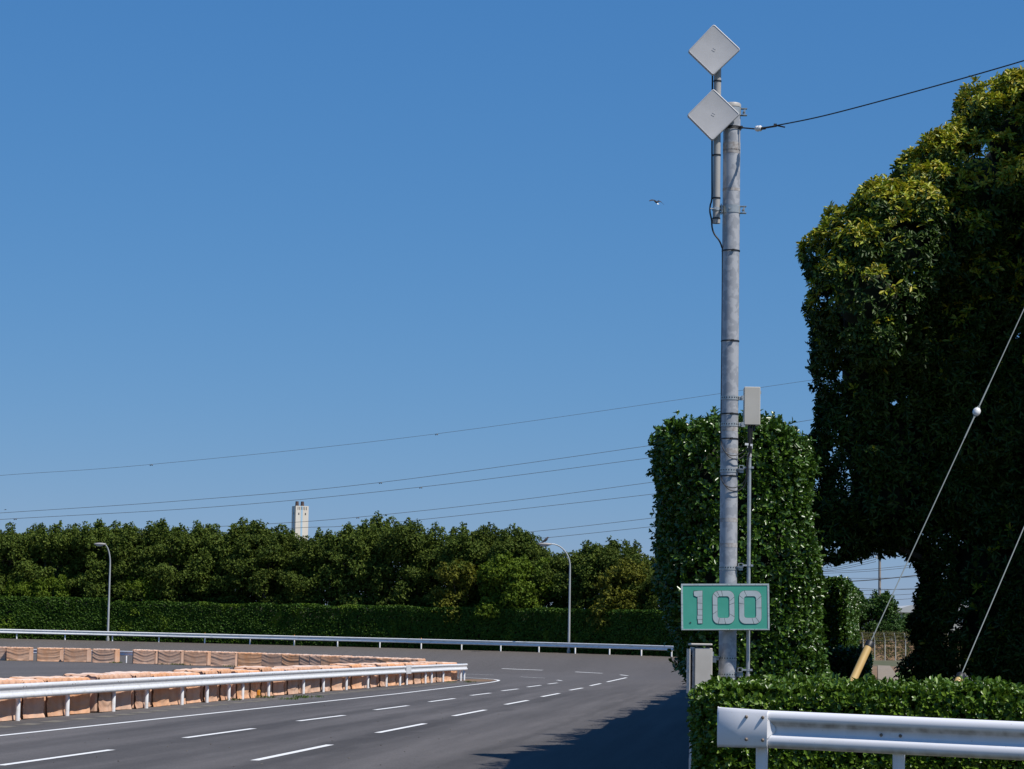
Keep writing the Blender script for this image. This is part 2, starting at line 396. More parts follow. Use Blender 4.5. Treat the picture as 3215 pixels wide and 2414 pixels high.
M['pole_conc'] = mat('concrete_pole', (.30, .27, .24), .85, col2=(.24, .21, .19), scale=3, stretch=(1, 1, .4))
M['fence'] = mat('fence_post_paint', (.52, .50, .44), .7)
M['fence_dark'] = mat('fence_wire', (.05, .05, .05), .7)
M['gull_dark'] = mat('gull_back', (.03, .032, .04), .8)
M['gull_white'] = mat('gull_white', (.75, .75, .72), .8)
M['crow'] = mat('bird_dark', (.05, .045, .05), .7)
L_low = leaf_mat('low_hedge_leaf', [(.045, .095, .008), (.070, .138, .011), (.105, .19, .016), (.165, .25, .03)], .33, .18, .45)
L_tall = leaf_mat('tall_hedge_leaf', [(.026, .066, .007), (.042, .098, .009), (.062, .13, .012), (.092, .165, .02)], .31, .12, .5)
L_young_lit = leaf_mat('young_sunlit_leaf', [(.15, .22, .012), (.26, .31, .016), (.38, .37, .022), (.42, .33, .04)], .45, .2, .35)  # young leaf colour that also paints the sunlit look of the crown top
L_big = leaf_mat('big_tree_leaf', [(.018, .045, .007), (.030, .065, .009), (.045, .085, .011), (.06, .10, .013)], .45, .08, .25)
L_far = leaf_mat('far_tree_leaf', [(.046, .078, .013), (.072, .112, .017), (.104, .145, .022), (.14, .175, .03)], .6, .22, .12, objrand=.14)
L_lime = leaf_mat('lime_tree_leaf', [(.075, .125, .012), (.115, .175, .015), (.16, .225, .02)], .6, .25, .15)
L_gold = leaf_mat('gold_tree_leaf', [(.09, .105, .014), (.135, .145, .016), (.18, .18, .02)], .6, .2, .15)
L_fhedge = leaf_mat('far_hedge_leaf', [(.030, .075, .009), (.046, .100, .011), (.068, .128, .014)], .55, .15, .15, patch=((.13, .20, .016), .45, .58, .70))
L_shrub = leaf_mat('shrub_leaf', [(.030, .075, .012), (.045, .10, .016), (.065, .13, .02)], .45, .15, .3)
L_weed = leaf_mat('weed_leaf', [(.05, .11, .015), (.09, .15, .03), (.16, .15, .06)], .6, .2, .2)

# ================================================================== ground, roads, markings
def sheet(name, xs, ys, dz, material, kind='structure'):
    X, Y = np.meshgrid(xs, ys); V = np.array([(x, y, g(x, y) + dz) for x, y in zip(X.ravel(), Y.ravel())])
    nx, ny = len(xs), len(ys); i = np.arange(nx * ny).reshape(ny, nx)
    Q = np.stack([i[:-1, :-1], i[:-1, 1:], i[1:, 1:], i[1:, :-1]], -1).reshape(-1, 4)
    me = np_mesh(name, V, Q, [material]); me.polygons.foreach_set('use_smooth', [True] * len(Q))
    return tag(link(name, me), kind=kind)
xs = np.concatenate([[-9000, -4000, -1500, -600, -300, -180], np.arange(-130, 70, 1.6), [90, 130, 200, 400, 1000, 3000, 9000]])
ys = np.concatenate([[-300, -60, 0, 15], np.arange(22, 240, 1.6), [260, 320, 450, 700, 1500, 4000, 12000]])
sheet('ground', xs, ys, -.10, M['ground'])
cols = np.concatenate([np.arange(-105, -6, 1.5), np.arange(-6, 21, .75), [22, 23, 23.6]])
rows_ = np.concatenate([np.linspace(0, .6, 60), np.linspace(.61, 1, 50)])
V = []
for x in cols:
    ym = CEN[1] + math.sqrt(max(.01, 66.1 ** 2 - (x - CEN[0]) ** 2))
    for t in rows_:
        y = 24 + (ym - 24) * t; V.append((x, y, g(x, y)))
V = np.array(V); i = np.arange(len(V)).reshape(len(cols), len(rows_))
Q = np.stack([i[:-1, :-1], i[1:, :-1], i[1:, 1:], i[:-1, 1:]], -1).reshape(-1, 4)
me = np_mesh('road', V, Q, [M['asphalt']]); me.polygons.foreach_set('use_smooth', [True] * len(Q)); tag(link('road', me), kind='structure')

def stripe(pts, wd, mb, lift=.006):
    """a painted line on the road through ground points"""
    P2 = []
    for a, b in zip(pts[:-1], pts[1:]):
        n = max(1, int((b - a).length / .8))
        P2 += [a.lerp(b, k / n) for k in range(n)]
    P2.append(pts[-1]); vs = []
    for k, p in enumerate(P2):
        t = (P2[min(k + 1, len(P2) - 1)] - P2[max(k - 1, 0)]); s = Vector((-t.y, t.x, 0)).normalized() * wd / 2
        for q in (p + s, p - s): vs.append((q.x, q.y, g(q.x, q.y) + lift))
    mb.add(vs, [(2 * k, 2 * k + 1, 2 * k + 3, 2 * k + 2) for k in range(len(P2) - 1)])
mk = MB()
edge = [hit(*p) for p in ((-300, 2345), (0, 2310), (500, 2257), (1000, 2204.5), (1250, 2178), (1400, 2160), (1500, 2148), (1545, 2141.5), (1563, 2138), (1566, 2135.5), (1552, 2133), (1520, 2130.5), (1465, 2127.5), (1380, 2123), (1250, 2117))]
stripe(edge, .16, mk)
D1 = [((-420, 2459), (-150, 2424)), ((0, 2403.5), (350, 2354.5)), ((580, 2317), (796, 2287.5)), ((936, 2264), (1081, 2246)), ((1177, 2229), (1281, 2215.5)), ((1348, 2203.5), (1427, 2193)), ((1478, 2183.5), (1540, 2176)), ((1576, 2169), (1627, 2163)), ((1656, 2157), (1698, 2151.5)), ((1721, 2147.5), (1750, 2144)), ((1749, 2135), (1764, 2137.5)), ((1633, 2125), (1711, 2129)), ((1440, 2115.5), (1549, 2119.3))]
D2 = [((799, 2388), (1037, 2338.5)), ((1185, 2301), (1334, 2272)), ((1424, 2248), (1524, 2229)), ((1587, 2212), (1657, 2199)), ((1701, 2187.5), (1756, 2177)), ((1789, 2167), (1829, 2160)), ((1853, 2153), (1886, 2146)), ((1906, 2141), (1967, 2127.5)), ((1947, 2118.5), (1972, 2121.5)), ((1806, 2109.3), (1892, 2113.8)), ((1576, 2099), (1704, 2104)), ((1250, 2085), (1400, 2092))]
for a, b in D1 + D2: stripe([hit(*a), hit(*b)], .16, mk)
tag(mk.build('road_markings', M['paint']), kind='structure')

# ================================================================== island rail and blocks
near_px = [(-430, 2316), (-190, 2287), (2, 2262), (172, 2247), (322, 2233), (453, 2223.5), (570, 2213), (672, 2206), (763, 2200), (806, 2196), (884, 2188.5), (954, 2178), (1019, 2172.5), (1078, 2166), (1133, 2160), (1183, 2155), (1229, 2151.5), (1246, 2149.5), (1329, 2145.5), (1359, 2144), (1420, 2141.5), (1452, 2138)]
NP = []
for px, py in near_px:
    p = hit(px, py); p.z = 0; NP.append(p)
# smooth the measured post feet with a quadratic x(y)
cf = np.polyfit([p.y for p in NP], [p.x for p in NP], 2)
def near_x(y): return float(np.polyval(cf, y))
WP = [(0, .175), (.03, .168), (.046, .15), (.055, .13), (.056, .105), (.05, .085), (.03, .055), (.016, .04), (.012, .02), (.012, -.02), (.016, -.04), (.03, -.055), (.05, -.085), (.056, -.105), (.055, -.13), (.046, -.15), (.03, -.168), (0, -.175)]
WPC = WP + [(a - .008, b) for a, b in reversed(WP)]
WPC = [(a, b) for a, b in WPC]
def path_out(pts, side):               # points with outward unit to one side
    res = []
    for k, p in enumerate(pts):
        t = pts[min(k + 1, len(pts) - 1)] - pts[max(k - 1, 0)]; t.z = 0; t.normalize()
        o = Vector((t.y, -t.x, 0)) * side
        res.append((p, o))
    return res
def rail_thing(name, label, pts, posts, side, zc, material, off=.10, postr=.057, bolts=False, z_of=None):
    e = empty(name, posts[0], label, 'guard rail')
    z_of = z_of or (lambda p: g(p.x, p.y))
    path = [(Vector((p.x, p.y, z_of(p) + zc)) + o * off, o) for p, o in path_out(pts, side)]
    mb = MB(); mb.sweep(path, WPC); mb.build('beam', material, e, smooth_=True, angle=50)
    bolt_me = None
    for q in posts:
        b = MB(); z = z_of(q)
        b.tube([(q.x, q.y, z - .15), (q.x, q.y, z + zc + .10), (q.x, q.y, z + zc + .12)], [postr, postr, postr * .7], 14)
        k = min(range(len(pts)), key=lambda i: (pts[i] - q).length); o = path_out(pts, side)[k][1]
        ang = math.atan2(o.y, o.x); b.box(Vector((q.x, q.y, z + zc)) + o * (off * .5 + .02), (off - .035, .08, .14), Matrix.Rotation(ang, 3, 'Z'))
        b.build('post', material, e, smooth_=True)
        t = Vector((-o.y, o.x, 0))
        for s in (-.13, .13) if bolts else ():
            for zz in (.105,):
                c = Vector((q.x, q.y, z + zc + zz)) + o * (off + .056) + t * s
                if bolt_me is None:
                    bb = MB(); bb.ellipsoid((0, 0, 0), (.014, .014, .014), nu=8, nv=5); bo = bb.build('bolt', M['bolt'], loc=(0, 0, 0)); bolt_me = bo.data; bpy.data.objects.remove(bo)
                link('bolt', bolt_me, e, c - e.location)
    return e
ZC = .72
ya, yb = NP[0].y - 6, hit(1229, 2151.5).y + 1.2
pts = [Vector((near_x(y), y, 0)) for y in np.linspace(ya, yb, 60)]
posts = [Vector((near_x(p.y), p.y, 0)) for p in NP[:17]]
rail_thing('guard_rail', 'long white guard rail in front of the covered blocks, beside the solid white line', pts, posts, 1, ZC, M['rail'], bolts=True)
# nose of the island: straight on, round the tip and back behind the far row
FAR = [(-62, 199.6), (-54, 199), (-46, 197.8), (-39.5, 196), (-33, 193.2), (-28, 189.6), (-22, 183), (-16.7, 173.5), (-12, 162), (-8.2, 152), (-5.4, 143)]
FARV = [Vector((x, y, 0)) for x, y in FAR]
def catmull(pts, n=6):
    out = []
    for i in range(len(pts) - 1):
        p0, p1, p2, p3 = pts[max(i - 1, 0)], pts[i], pts[i + 1], pts[min(i + 2, len(pts) - 1)]
        for k in range(n):
            t = k / n
            out.append(.5 * ((2 * p1) + (p2 - p0) * t + (2 * p0 - 5 * p1 + 4 * p2 - p3) * t * t + (3 * p1 - p0 - 3 * p2 + p3) * t ** 3))
    return out + [pts[-1]]
FARC = catmull(FARV, 8)
yn0 = hit(1246, 2149.5).y - .9
tip = hit(1456, 2137)
back = [p + o * 1.55 for p, o in path_out(FARC, -1)]        # far side of the far row
nose_ctl = [Vector((near_x(y), y, 0)) for y in np.linspace(yn0, tip.y - 4, 8)]
nose_ctl += [Vector((tip.x - .15, tip.y - 1.0, 0)), Vector((tip.x, tip.y + 1.0, 0)), Vector((tip.x - .7, tip.y + 3.6, 0))]
far_pts = list(reversed(back))[4:]
nose_path = catmull(nose_ctl + far_pts[:13:4], 6)
nposts = [hit(px, py) for px, py in near_px[17:]] + [hit(1458, 2136)]
acc = 0; fp = []
for a, b in zip(nose_path[:-1], nose_path[1:]):
    if a.y < tip.y + 3: continue
    acc += (b - a).length
    if acc > 4: acc = 0; fp.append(b.copy())
fp = [q for q in fp if q.y < 158]
fp = [min(nose_path, key=lambda p: (p - q).length).copy() for q in nposts] + fp
rail_thing('guard_rail', 'white guard rail curving round the tip of the block island', nose_path, fp, 1, ZC, M['rail'])
back2 = [p + o * 2.0 for p, o in path_out(FARC, -1)]
back2 = [p for p in back2 if p.y > 156]
acc = 3.0; fp2 = []
for a, b in zip(back2[:-1], back2[1:]):
    acc += (b - a).length
    if acc > 4: acc = 0; fp2.append(b.copy())
gp = min(back2, key=lambda p: abs(PX(p)[0] - 404)); fp2.append(gp.copy())
rail_thing('guard_rail', 'white guard rail behind the far block row, bare in the gap between two blocks', back2, fp2, 1, ZC, M['rail'])
# overlapping end plate where the two rails meet
e = empty('rail_end_plate', Vector((near_x(yn0), yn0, ZC)), 'flat white end plate where two guard rails overlap near the island tip', 'end plate')
o = path_out(pts, 1)[-1][1]; ang = math.atan2(o.y, o.x); rz = Matrix.Rotation(ang, 3, 'Z')
mb = MB(); c = Vector((near_x(yn0 + .3), yn0 + .3, ZC)) + o * .175
mb.box(c, (.03, 1.2, .40), rz, bev=.01); pl = mb.build('plate', M['rail'], e)
for s in (-.4, .4):
    for zz in (-.12, .12):
        mb = MB(); mb.ellipsoid(c + o * .015 + rz @ Vector((0, s, zz)), (.016, .016, .016), nu=6, nv=4); mb.build('bolt', M['bolt'], e)

# foam blocks under cloth covers: six cut patterns shared by all blocks
def block_meshes(seed, ln):
    r = random.Random(seed)
    W_, H_ = 1.0, 1.0
    mb = MB(); mb.box((0, 0, H_ / 2), (ln, W_ - .05, H_ - .01), bev=.035)
    body = mb
    prof = []
    rr = .07
    for k in range(30): prof.append((-W_ / 2, .015 + (H_ - rr - .015) * k / 29, 0))
    for k in range(1, 6): a = k / 6 * math.pi / 2; prof.append((-W_ / 2 + rr * (1 - math.cos(a)), H_ - rr + rr * math.sin(a), 1))
    for k in range(1, 10): prof.append((-W_ / 2 + rr + (W_ - 2 * rr) * k / 9, H_, 2))
    for k in range(1, 6): a = k / 6 * math.pi / 2; prof.append((W_ / 2 - rr + rr * math.sin(a), H_ - rr + rr * math.cos(a), 3))
    for k in range(13): prof.append((W_ / 2, H_ - rr - (H_ - rr - .015) * k / 12, 4))
    nT = 80; vs = []
    ph = [r.uniform(0, 6.28) for _ in range(8)]; sag = r.uniform(.25, .6); dens = r.uniform(5.5, 8.5); amp = r.uniform(.013, .024)
    inset = r.uniform(-.03, .03); endcov = r.uniform(.86, .97)
    xs_ = [(-.5 + k / (nT - 1)) for k in range(nT)]
    for t in xs_:
        x = t * ln * endcov + inset
        u = t * 2
        for (y, z, sec) in prof:
            ny, nz = (-1, 0) if sec == 0 else (1, 0) if sec == 4 else (0, 1) if sec == 2 else ((-.7, .7) if sec == 1 else (.7, .7))
            d = .012
            if sec in (0, 4):
                hgt = z
                arg = hgt + sag * math.cos(u * 1.4) * .5 + .03 * math.sin(u * 4 + ph[0])
                fold = lambda q_, p_: (.5 + .5 * math.sin(q_)) ** p_
                sidew = .45 + .55 * min(1, abs(u) * 1.3)
                d += amp * (fold(arg * dens * 2.4 + ph[1] + .5 * math.sin(u * 2.2 + ph[6]), 3) * (1 - .5 * hgt) + .55 * fold(arg * dens * 4.4 + ph[2] + 1.2 * u, 4) * sidew)
                d += .5 * amp * fold(u * 7 + ph[3] + .8 * math.sin(hgt * 5), 4) * hgt + .35 * amp * fold(u * 19 + ph[4], 3) * max(0, hgt - .6) * 2
                if hgt < .14: d += .05 * (1 - hgt / .14) * (.4 + .6 * max(0, math.sin(u * 5 + ph[5])))
            elif sec == 2:
                d += .009 * math.sin(u * 9 + y * 7 + ph[6]) + .008 * math.sin(u * 3 - y * 11 + ph[7]) + .006 * math.sin(u * 31 + y * 3)
            else:
                d += .010 * math.sin(u * 11 + ph[3]) + .006 * math.sin(u * 23 + ph[4])
            vs.append((x, y + ny * d, z + nz * d))
    n = len(prof); fs = [(i * n + k, (i + 1) * n + k, (i + 1) * n + k + 1, i * n + k + 1) for i in range(nT - 1) for k in range(n - 1)]
    # cloth hem turned over both ends of the block
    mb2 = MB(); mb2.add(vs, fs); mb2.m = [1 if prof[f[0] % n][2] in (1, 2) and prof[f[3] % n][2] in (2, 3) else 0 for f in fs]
    e0 = vs[:n]; e1 = vs[-n:]
    for src, sx in ((e0, -1), (e1, 1)):
        rim = []
        for k, v in enumerate(src[30:44]):
            rim.append(Vector(v)); 
        lo = [Vector((v.x + sx * (ln * (1 - endcov) * .5 + .02), v.y * .985, v.z - .015 - .05 * abs(math.sin(k * 1.3 + seed)))) for k, v in enumerate(rim)]
        mb2.add(rim + lo, [(k, k + 1, len(rim) + k + 1, len(rim) + k) for k in range(len(rim) - 1)])
    return body, mb2
PROT = []
for s in range(7):
    b, c = block_meshes(s + 3, 1.96)
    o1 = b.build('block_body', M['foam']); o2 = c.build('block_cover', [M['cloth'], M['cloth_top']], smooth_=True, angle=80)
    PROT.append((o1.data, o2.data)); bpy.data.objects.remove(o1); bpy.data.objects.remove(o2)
ORD = ['first', 'second', 'third', 'fourth', 'fifth', 'sixth', 'seventh', 'eighth', 'ninth', 'tenth', 'eleventh', 'twelfth', 'thirteenth', 'fourteenth', 'fifteenth', 'sixteenth', 'seventeenth', 'eighteenth', 'nineteenth', 'twentieth', 'twenty-first', 'twenty-second', 'twenty-third', 'twenty-fourth', 'twenty-fifth', 'twenty-sixth', 'twenty-seventh', 'twenty-eighth', 'twenty-ninth', 'thirtieth', 'thirty-first', 'thirty-second', 'thirty-third', 'thirty-fourth', 'thirty-fifth', 'thirty-sixth', 'thirty-seventh', 'thirty-eighth', 'thirty-ninth', 'fortieth', 'forty-first', 'forty-second', 'forty-third', 'forty-fourth', 'forty-fifth']
def block(p, ang, label, group, i, sx=1.0, sz=1.0):
    e = empty('covered_block', p, label, 'barrier block', group)
    e.rotation_euler = (random.uniform(-.012, .012), random.uniform(-.012, .012), ang); e.scale = (sx, random.uniform(.95, 1.05), sz)
    bm_, cv = PROT[i % len(PROT)]
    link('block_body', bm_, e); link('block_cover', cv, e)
    return e
# near row, set out from the tip of the island towards the camera
y = tip.y - 1.6; k = 0
while y > 55 and k < 45:
    x = near_x(y); t = Vector((near_x(y - .5) - near_x(y + .5), -1, 0)).normalized()
    inw = Vector((t.y, -t.x, 0)); inw = inw if inw.x < 0 else -inw
    p = Vector((x, y, 0)) + inw * (.60 + random.uniform(-.05, .10))
    # cover front (local -Y) looks to the road
    ang = math.atan2(-t.y, -t.x) + random.uniform(-.05, .05)
    block(p, ang, '%s pink covered block from the island tip in the row behind the near guard rail' % ORD[k], 'pink covered blocks behind the near guard rail', random.randrange(7), sz=random.uniform(.93, 1.04))
    y -= (2.06 + random.uniform(0, .10)) * abs(t.y); k += 1
# far row
edges = [-125, -37, 11, 108, 197, 277, 410, 495, 572, 660, 741, 829, 893, 958, 1000, 1022, 1075, 1150, 1204, 1247, 1288, 1330, 1364, 1392]
ends = [-45, 5, 100, 194, 276, 374, 493, 568, 655, 738, 826, 892, 955, 998, 1020, 1073, 1140, 1200, 1246, 1286, 1328, 1362, 1390, 1414]
k = 0
def far_at(px):
    best = None
    for a, b in zip(FARC[:-1], FARC[1:]):
        pa, pb = PX(a)[0], PX(b)[0]
        if min(pa, pb) <= px <= max(pa, pb) and pb != pa: return a.lerp(b, (px - pa) / (pb - pa)), (b - a).normalized()
    return None
for a, b in zip(edges, ends):
    ra = far_at((a + b) / 2)
    if ra is None or b - a < 20: continue
    p, t = ra; nrm = Vector((t.y, -t.x, 0)); nrm = nrm if nrm.y < 0 else -nrm
    fa, fb = far_at(a), far_at(b)
    ln = (fb[0] - fa[0]).length if fa and fb else 2.0
    ang = R(np.interp((a + b) / 2, [0, 420, 700, 1000, 1400], [-6, -9, -12, -18, -32])) + random.uniform(-.04, .04)
    q = p - Vector((math.sin(ang), -math.cos(ang), 0)) * .5; q.z = g(q.x, q.y)
    block(q, ang, '%s tan covered block from the left in the far row across the island' % ORD[k], 'tan covered blocks in the far row', k * 3 + 1, sx=.94, sz=1.02)
    k += 1

# concrete slabs let into the verge beside the near rail
mb = MB(); y = 52.0
while y < 128:
    t = Vector((near_x(y + .5) - near_x(y - .5), 1, 0)).normalized(); o = Vector((t.y, -t.x, 0))
    c = Vector((near_x(y), y, .004)) + o * (.95 + random.uniform(-.05, .05)); hl, hw = random.uniform(.5, .75), .22
    vs = [c + t * a + o * b for a, b in ((-hl, -hw), (hl, -hw), (hl, hw), (-hl, hw))]
    mb.add([(v.x, v.y, .005) for v in vs], [(0, 1, 2, 3)]); y += random.choice([1.75, 1.9, 2.0, 2.2])
tag(mb.build('pavement_slabs', M['slab']), kind='structure')
# soil at the tip of the island
mb = MB(); tc_ = hit(1520, 2135.5); N = 26
vs = [Vector((tip.x + .7 + (1.0 + .25 * math.sin(5 * a)) * math.cos(a), tip.y + 2.2 + (4.0 + .6 * math.sin(3 * a)) * math.sin(a), .005)) for a in [2 * math.pi * q / N for q in range(N)]]
mb.add(vs, [tuple(range(N))]); tag(mb.build('soil_patch', M['soil']), kind='structure')

def tufts(name, spots, material, label=None):
    pp = []; dd = []; ll = []
    for (x, y, rad, n, h) in spots:
        for _ in range(n):
            a, q = random.uniform(0, 6.28), rad * math.sqrt(random.random())
            px_, py_ = x + q * math.cos(a), y + q * math.sin(a)
            pp.append((px_, py_, g(px_, py_))); dd.append((random.gauss(0, .45), random.gauss(0, .45), 1)); ll.append(h * random.uniform(.5, 1.2))
    pp, dd, ll = np.array(pp), np.array(dd), np.array(ll)
    v, q = leaf_geo(pp, dd, rng.normal(0, 1, dd.shape), ll * .6, .30)
    return tag(link(name, np_mesh(name, v, q, [material])), label, kind='stuff')
sp = []
for px, py, rad, n, h in ((905, 2197, .35, 60, .16), (950, 2192, .35, 70, .2), (1000, 2190, .2, 30, .15), (1418, 2143, .3, 40, .15), (1474, 2143, .35, 50, .18), (730, 2200, .3, 30, .15), (830, 2192, .4, 50, .2)):
    p = hit(px, py); sp.append((p.x, p.y, rad, n, h))
for px in (40, 367, 520, 560, 600, 720, 790):
    r_ = far_at(px); sp.append((r_[0].x - .1, r_[0].y - .15, .5, 60, .22))
tufts('weeds', sp, L_weed)
# small stones and debris on the tarmac
mb = MB()
for _ in range(150):
    px, py = random.uniform(60, 2120), random.uniform(2120, 2410); p = hit(px, py)
    if abs(p.x - near_x(p.y)) < 1.6 or p.x < near_x(p.y): continue
    s = random.uniform(.006, .016); mb.ellipsoid((p.x, p.y, p.z + s * .3), (s * random.uniform(.7, 1.6), s, s * .6), nu=6, nv=4, mi=random.choice((0, 0, 1)))
tag(mb.build('gravel', [M['bark'], M['slab']]), kind='stuff')
# yellow reflector box on the near rail row
pr = hit(795, 2190); e = empty('delineator', Vector((near_x(pr.y) - .05, pr.y, .0)), 'small orange marker box low between two near rail posts', 'marker')
mb = MB(); c = Vector(e.location) + Vector((.02, 0, .17)); mb.box(c, (.10, .16, .20), bev=.015); mb.build('housing', mat('orange_plastic', (.75, .32, .03), .4), e)
mb = MB(); mb.tube([c + Vector((.055, -.02, 0)), c + Vector((.07, -.02, 0))], .03, 10); mb.tube([c, c - Vector((0, 0, .3))], .012, 8); mb.build('lens', M['black'], e)

# ================================================================== far guard rail, hedge, lamps
fr_px = [-1150, -1000, -850, -700, -550, -400, -250, -102, 50, 202, 351, 497, 641, 783, 922, 1058, 1191, 1321, 1448, 1571, 1691, 1805, 1913, 2013, 2108, 2190, 2262]
ths = [arc_at(65.0, p) for p in fr_px]
fposts = [arc(65.0, t) for t in ths]
for p in fposts: p.z = 0
fpath = [arc(65.0, t) for t in np.linspace(ths[0] + .03, ths[-1] - .03, 120)]
rail_thing('guard_rail', 'weathered white guard rail along the foot of the long far hedge', fpath, fposts, 1, .62, M['rail_old'])
# tiny orange studs on the far rail top
for j, k in enumerate((9, 12, 14, 17)):
    p = fposts[k]; b = MB(); z = g(p.x, p.y) + .62 + .12
    b.tube([(p.x, p.y, z), (p.x, p.y, z + .10), (p.x, p.y, z + .13)], [.03, .035, .015], 8)
    tag(b.build('reflector', mat('orange_stud', (.7, .25, .05), .5), loc=(p.x, p.y, z), smooth_=True), '%s orange reflector from the left on the far guard rail' % ORD[j], 'reflector', 'orange reflectors on the far guard rail')

def far_hedge():
    th0, th1 = ths[0], ths[-1] - .12; H = 3.3; parts = []; thl = arc_at(66.6, 345)
    def dh(a): return (.16 if a > thl else -.03) + .06 * math.sin(a * 70) * math.sin(a * 23) - .5 * math.exp(-((a - thl) / .0022) ** 2)
    n = 34000; L = .15
    th = rng.uniform(th1, th0, n); z = rng.uniform(0, 1, n) ** .9
    pts = []; nr = []
    for a, q in zip(th, z):
        c = arc(66.6, a); pts.append((c.x, c.y, g(c.x, c.y) + q * (H + dh(a)))); nr.append((-math.cos(a), -math.sin(a), 0))
    pts = np.array(pts); nr = np.array(nr); pts = pts + nr * (.10 * lump(pts, 1.1, 2) + .06)[:, None]
    v, q = rosettes(pts, nr, 5, L, .9, up=.35); parts.append((v, q, 0))
    n = 6800; th = rng.uniform(th1, th0, n); rr = rng.uniform(66.5, 68.0, n); pts = []
    for a, r_ in zip(th, rr):
        c = arc(r_, a); pts.append((c.x, c.y, g(c.x, c.y) + H + dh(a)))
    pts = np.array(pts); pts[:, 2] += .09 * lump(pts, .9, 5); nr = np.tile((0., 0., 1.), (n, 1))
    v, q = rosettes(pts, nr, 5, L, .9); parts.append((v, q, 0))
    # dense inside of the hedge
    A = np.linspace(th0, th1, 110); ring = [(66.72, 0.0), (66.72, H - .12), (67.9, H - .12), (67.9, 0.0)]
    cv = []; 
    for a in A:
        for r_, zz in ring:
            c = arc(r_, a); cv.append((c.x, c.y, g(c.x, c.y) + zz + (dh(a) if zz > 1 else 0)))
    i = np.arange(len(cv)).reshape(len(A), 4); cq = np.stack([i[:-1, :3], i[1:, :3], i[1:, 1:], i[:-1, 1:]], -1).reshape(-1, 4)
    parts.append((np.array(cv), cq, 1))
    V, Q, mi = join(parts)
    return tag(link('hedge', np_mesh('hedge', V, Q, [L_fhedge, M['twig']], mi)), 'long clipped dark green hedge behind the far guard rail', 'hedge')
far_hedge()

def lamp(px, py, r_, top_py, head_px, label):
    th = arc_at(r_, px); b = arc(r_, th); b.z = g(b.x, b.y)
    top = P(px, top_py, b.y).z
    e = empty('street_lamp', b, label, 'street lamp', 'street lamps behind the far guard rail')
    s = 8000 / b.y; dx = (px + 8 - head_px) / s        # arm reaches left towards the track
    H = top - b.z
    ptsl = [(b.x, b.y, b.z - .1), (b.x, b.y, b.z + H * .3), (b.x, b.y, b.z + H - 1.7)]
    ra = [.10, .085, .065]
    for k in range(1, 11):
        a = k / 10 * math.pi / 2
        ptsl.append((b.x - dx * .66 * (1 - math.cos(a)), b.y - .35 * (1 - math.cos(a)), b.z + H - 1.7 + 1.7 * math.sin(a))); ra.append(.065 - .022 * k / 10)
    mb = MB(); mb.tube(ptsl, ra, 12); mb.build('pole', M['lamp'], e, smooth_=True)
    mb = MB(); mb.tube([(b.x, b.y, b.z), (b.x, b.y, b.z + .25)], .14, 12); mb.build('base_collar', M['lamp'], e, smooth_=True)
    hx = b.x - dx * .66; c = Vector((hx - dx * .17, b.y - .35, b.z + H - .03))
    mb = MB(); mb.tube([(hx, b.y - .35, b.z + H), (hx - .25, b.y - .35, b.z + H + .02)] , [.045, .06], 10)
    mb.ellipsoid(c + Vector((-.12, 0, 0)), (.52, .20, .12), nu=16, nv=10); mb.build('lamp_head', M['lamp_head'], e, smooth_=True)
    mb = MB(); mb.ellipsoid(c + Vector((-.16, 0, -.07)), (.34, .17, .13), nu=14, nv=8); mb.build('lamp_glass', M['lamp_glass'], e, smooth_=True)
    return c
lamp(336, 2013, 66.2, 1708, 312, 'pale curved street lamp standing in front of the left part of the far hedge')
lc = lamp(1785, 2052, 65.9, 1709, 1703, 'curved street lamp with a dark bird on its head, behind the far rail')

# perched bird
e = empty('bird', lc + Vector((-.05, 0, .12)), 'dark bird perched on the head of the right street lamp', 'bird')
mb = MB(); o = Vector(e.location)
mb.tube([o + Vector((-.42, 0, -.04)), o + Vector((-.22, 0, .06)), o + Vector((-.08, 0, .16)), o + Vector((.04, 0, .27)), o + Vector((.10, 0, .36)), o + Vector((.15, 0, .40)), o + Vector((.20, 0, .395)), o + Vector((.28, 0, .385))], [.015, .05, .10, .11, .07, .065, .035, .004], 10)
for s in (-.03, .03): mb.tube([o + Vector((-.02, s, .14)), o + Vector((0, s, 0))], .012, 6)
mb.build('body', M['crow'], e, smooth_=True)
mb = MB()
for s in (-1, 1): mb.tube([o + Vector((.05, s * .09, .26)), o + Vector((-.1, s * .10, .15)), o + Vector((-.34, s * .05, .0))], [.03, .045, .008], 8)
mb.build('wing', M['crow'], e, smooth_=True)

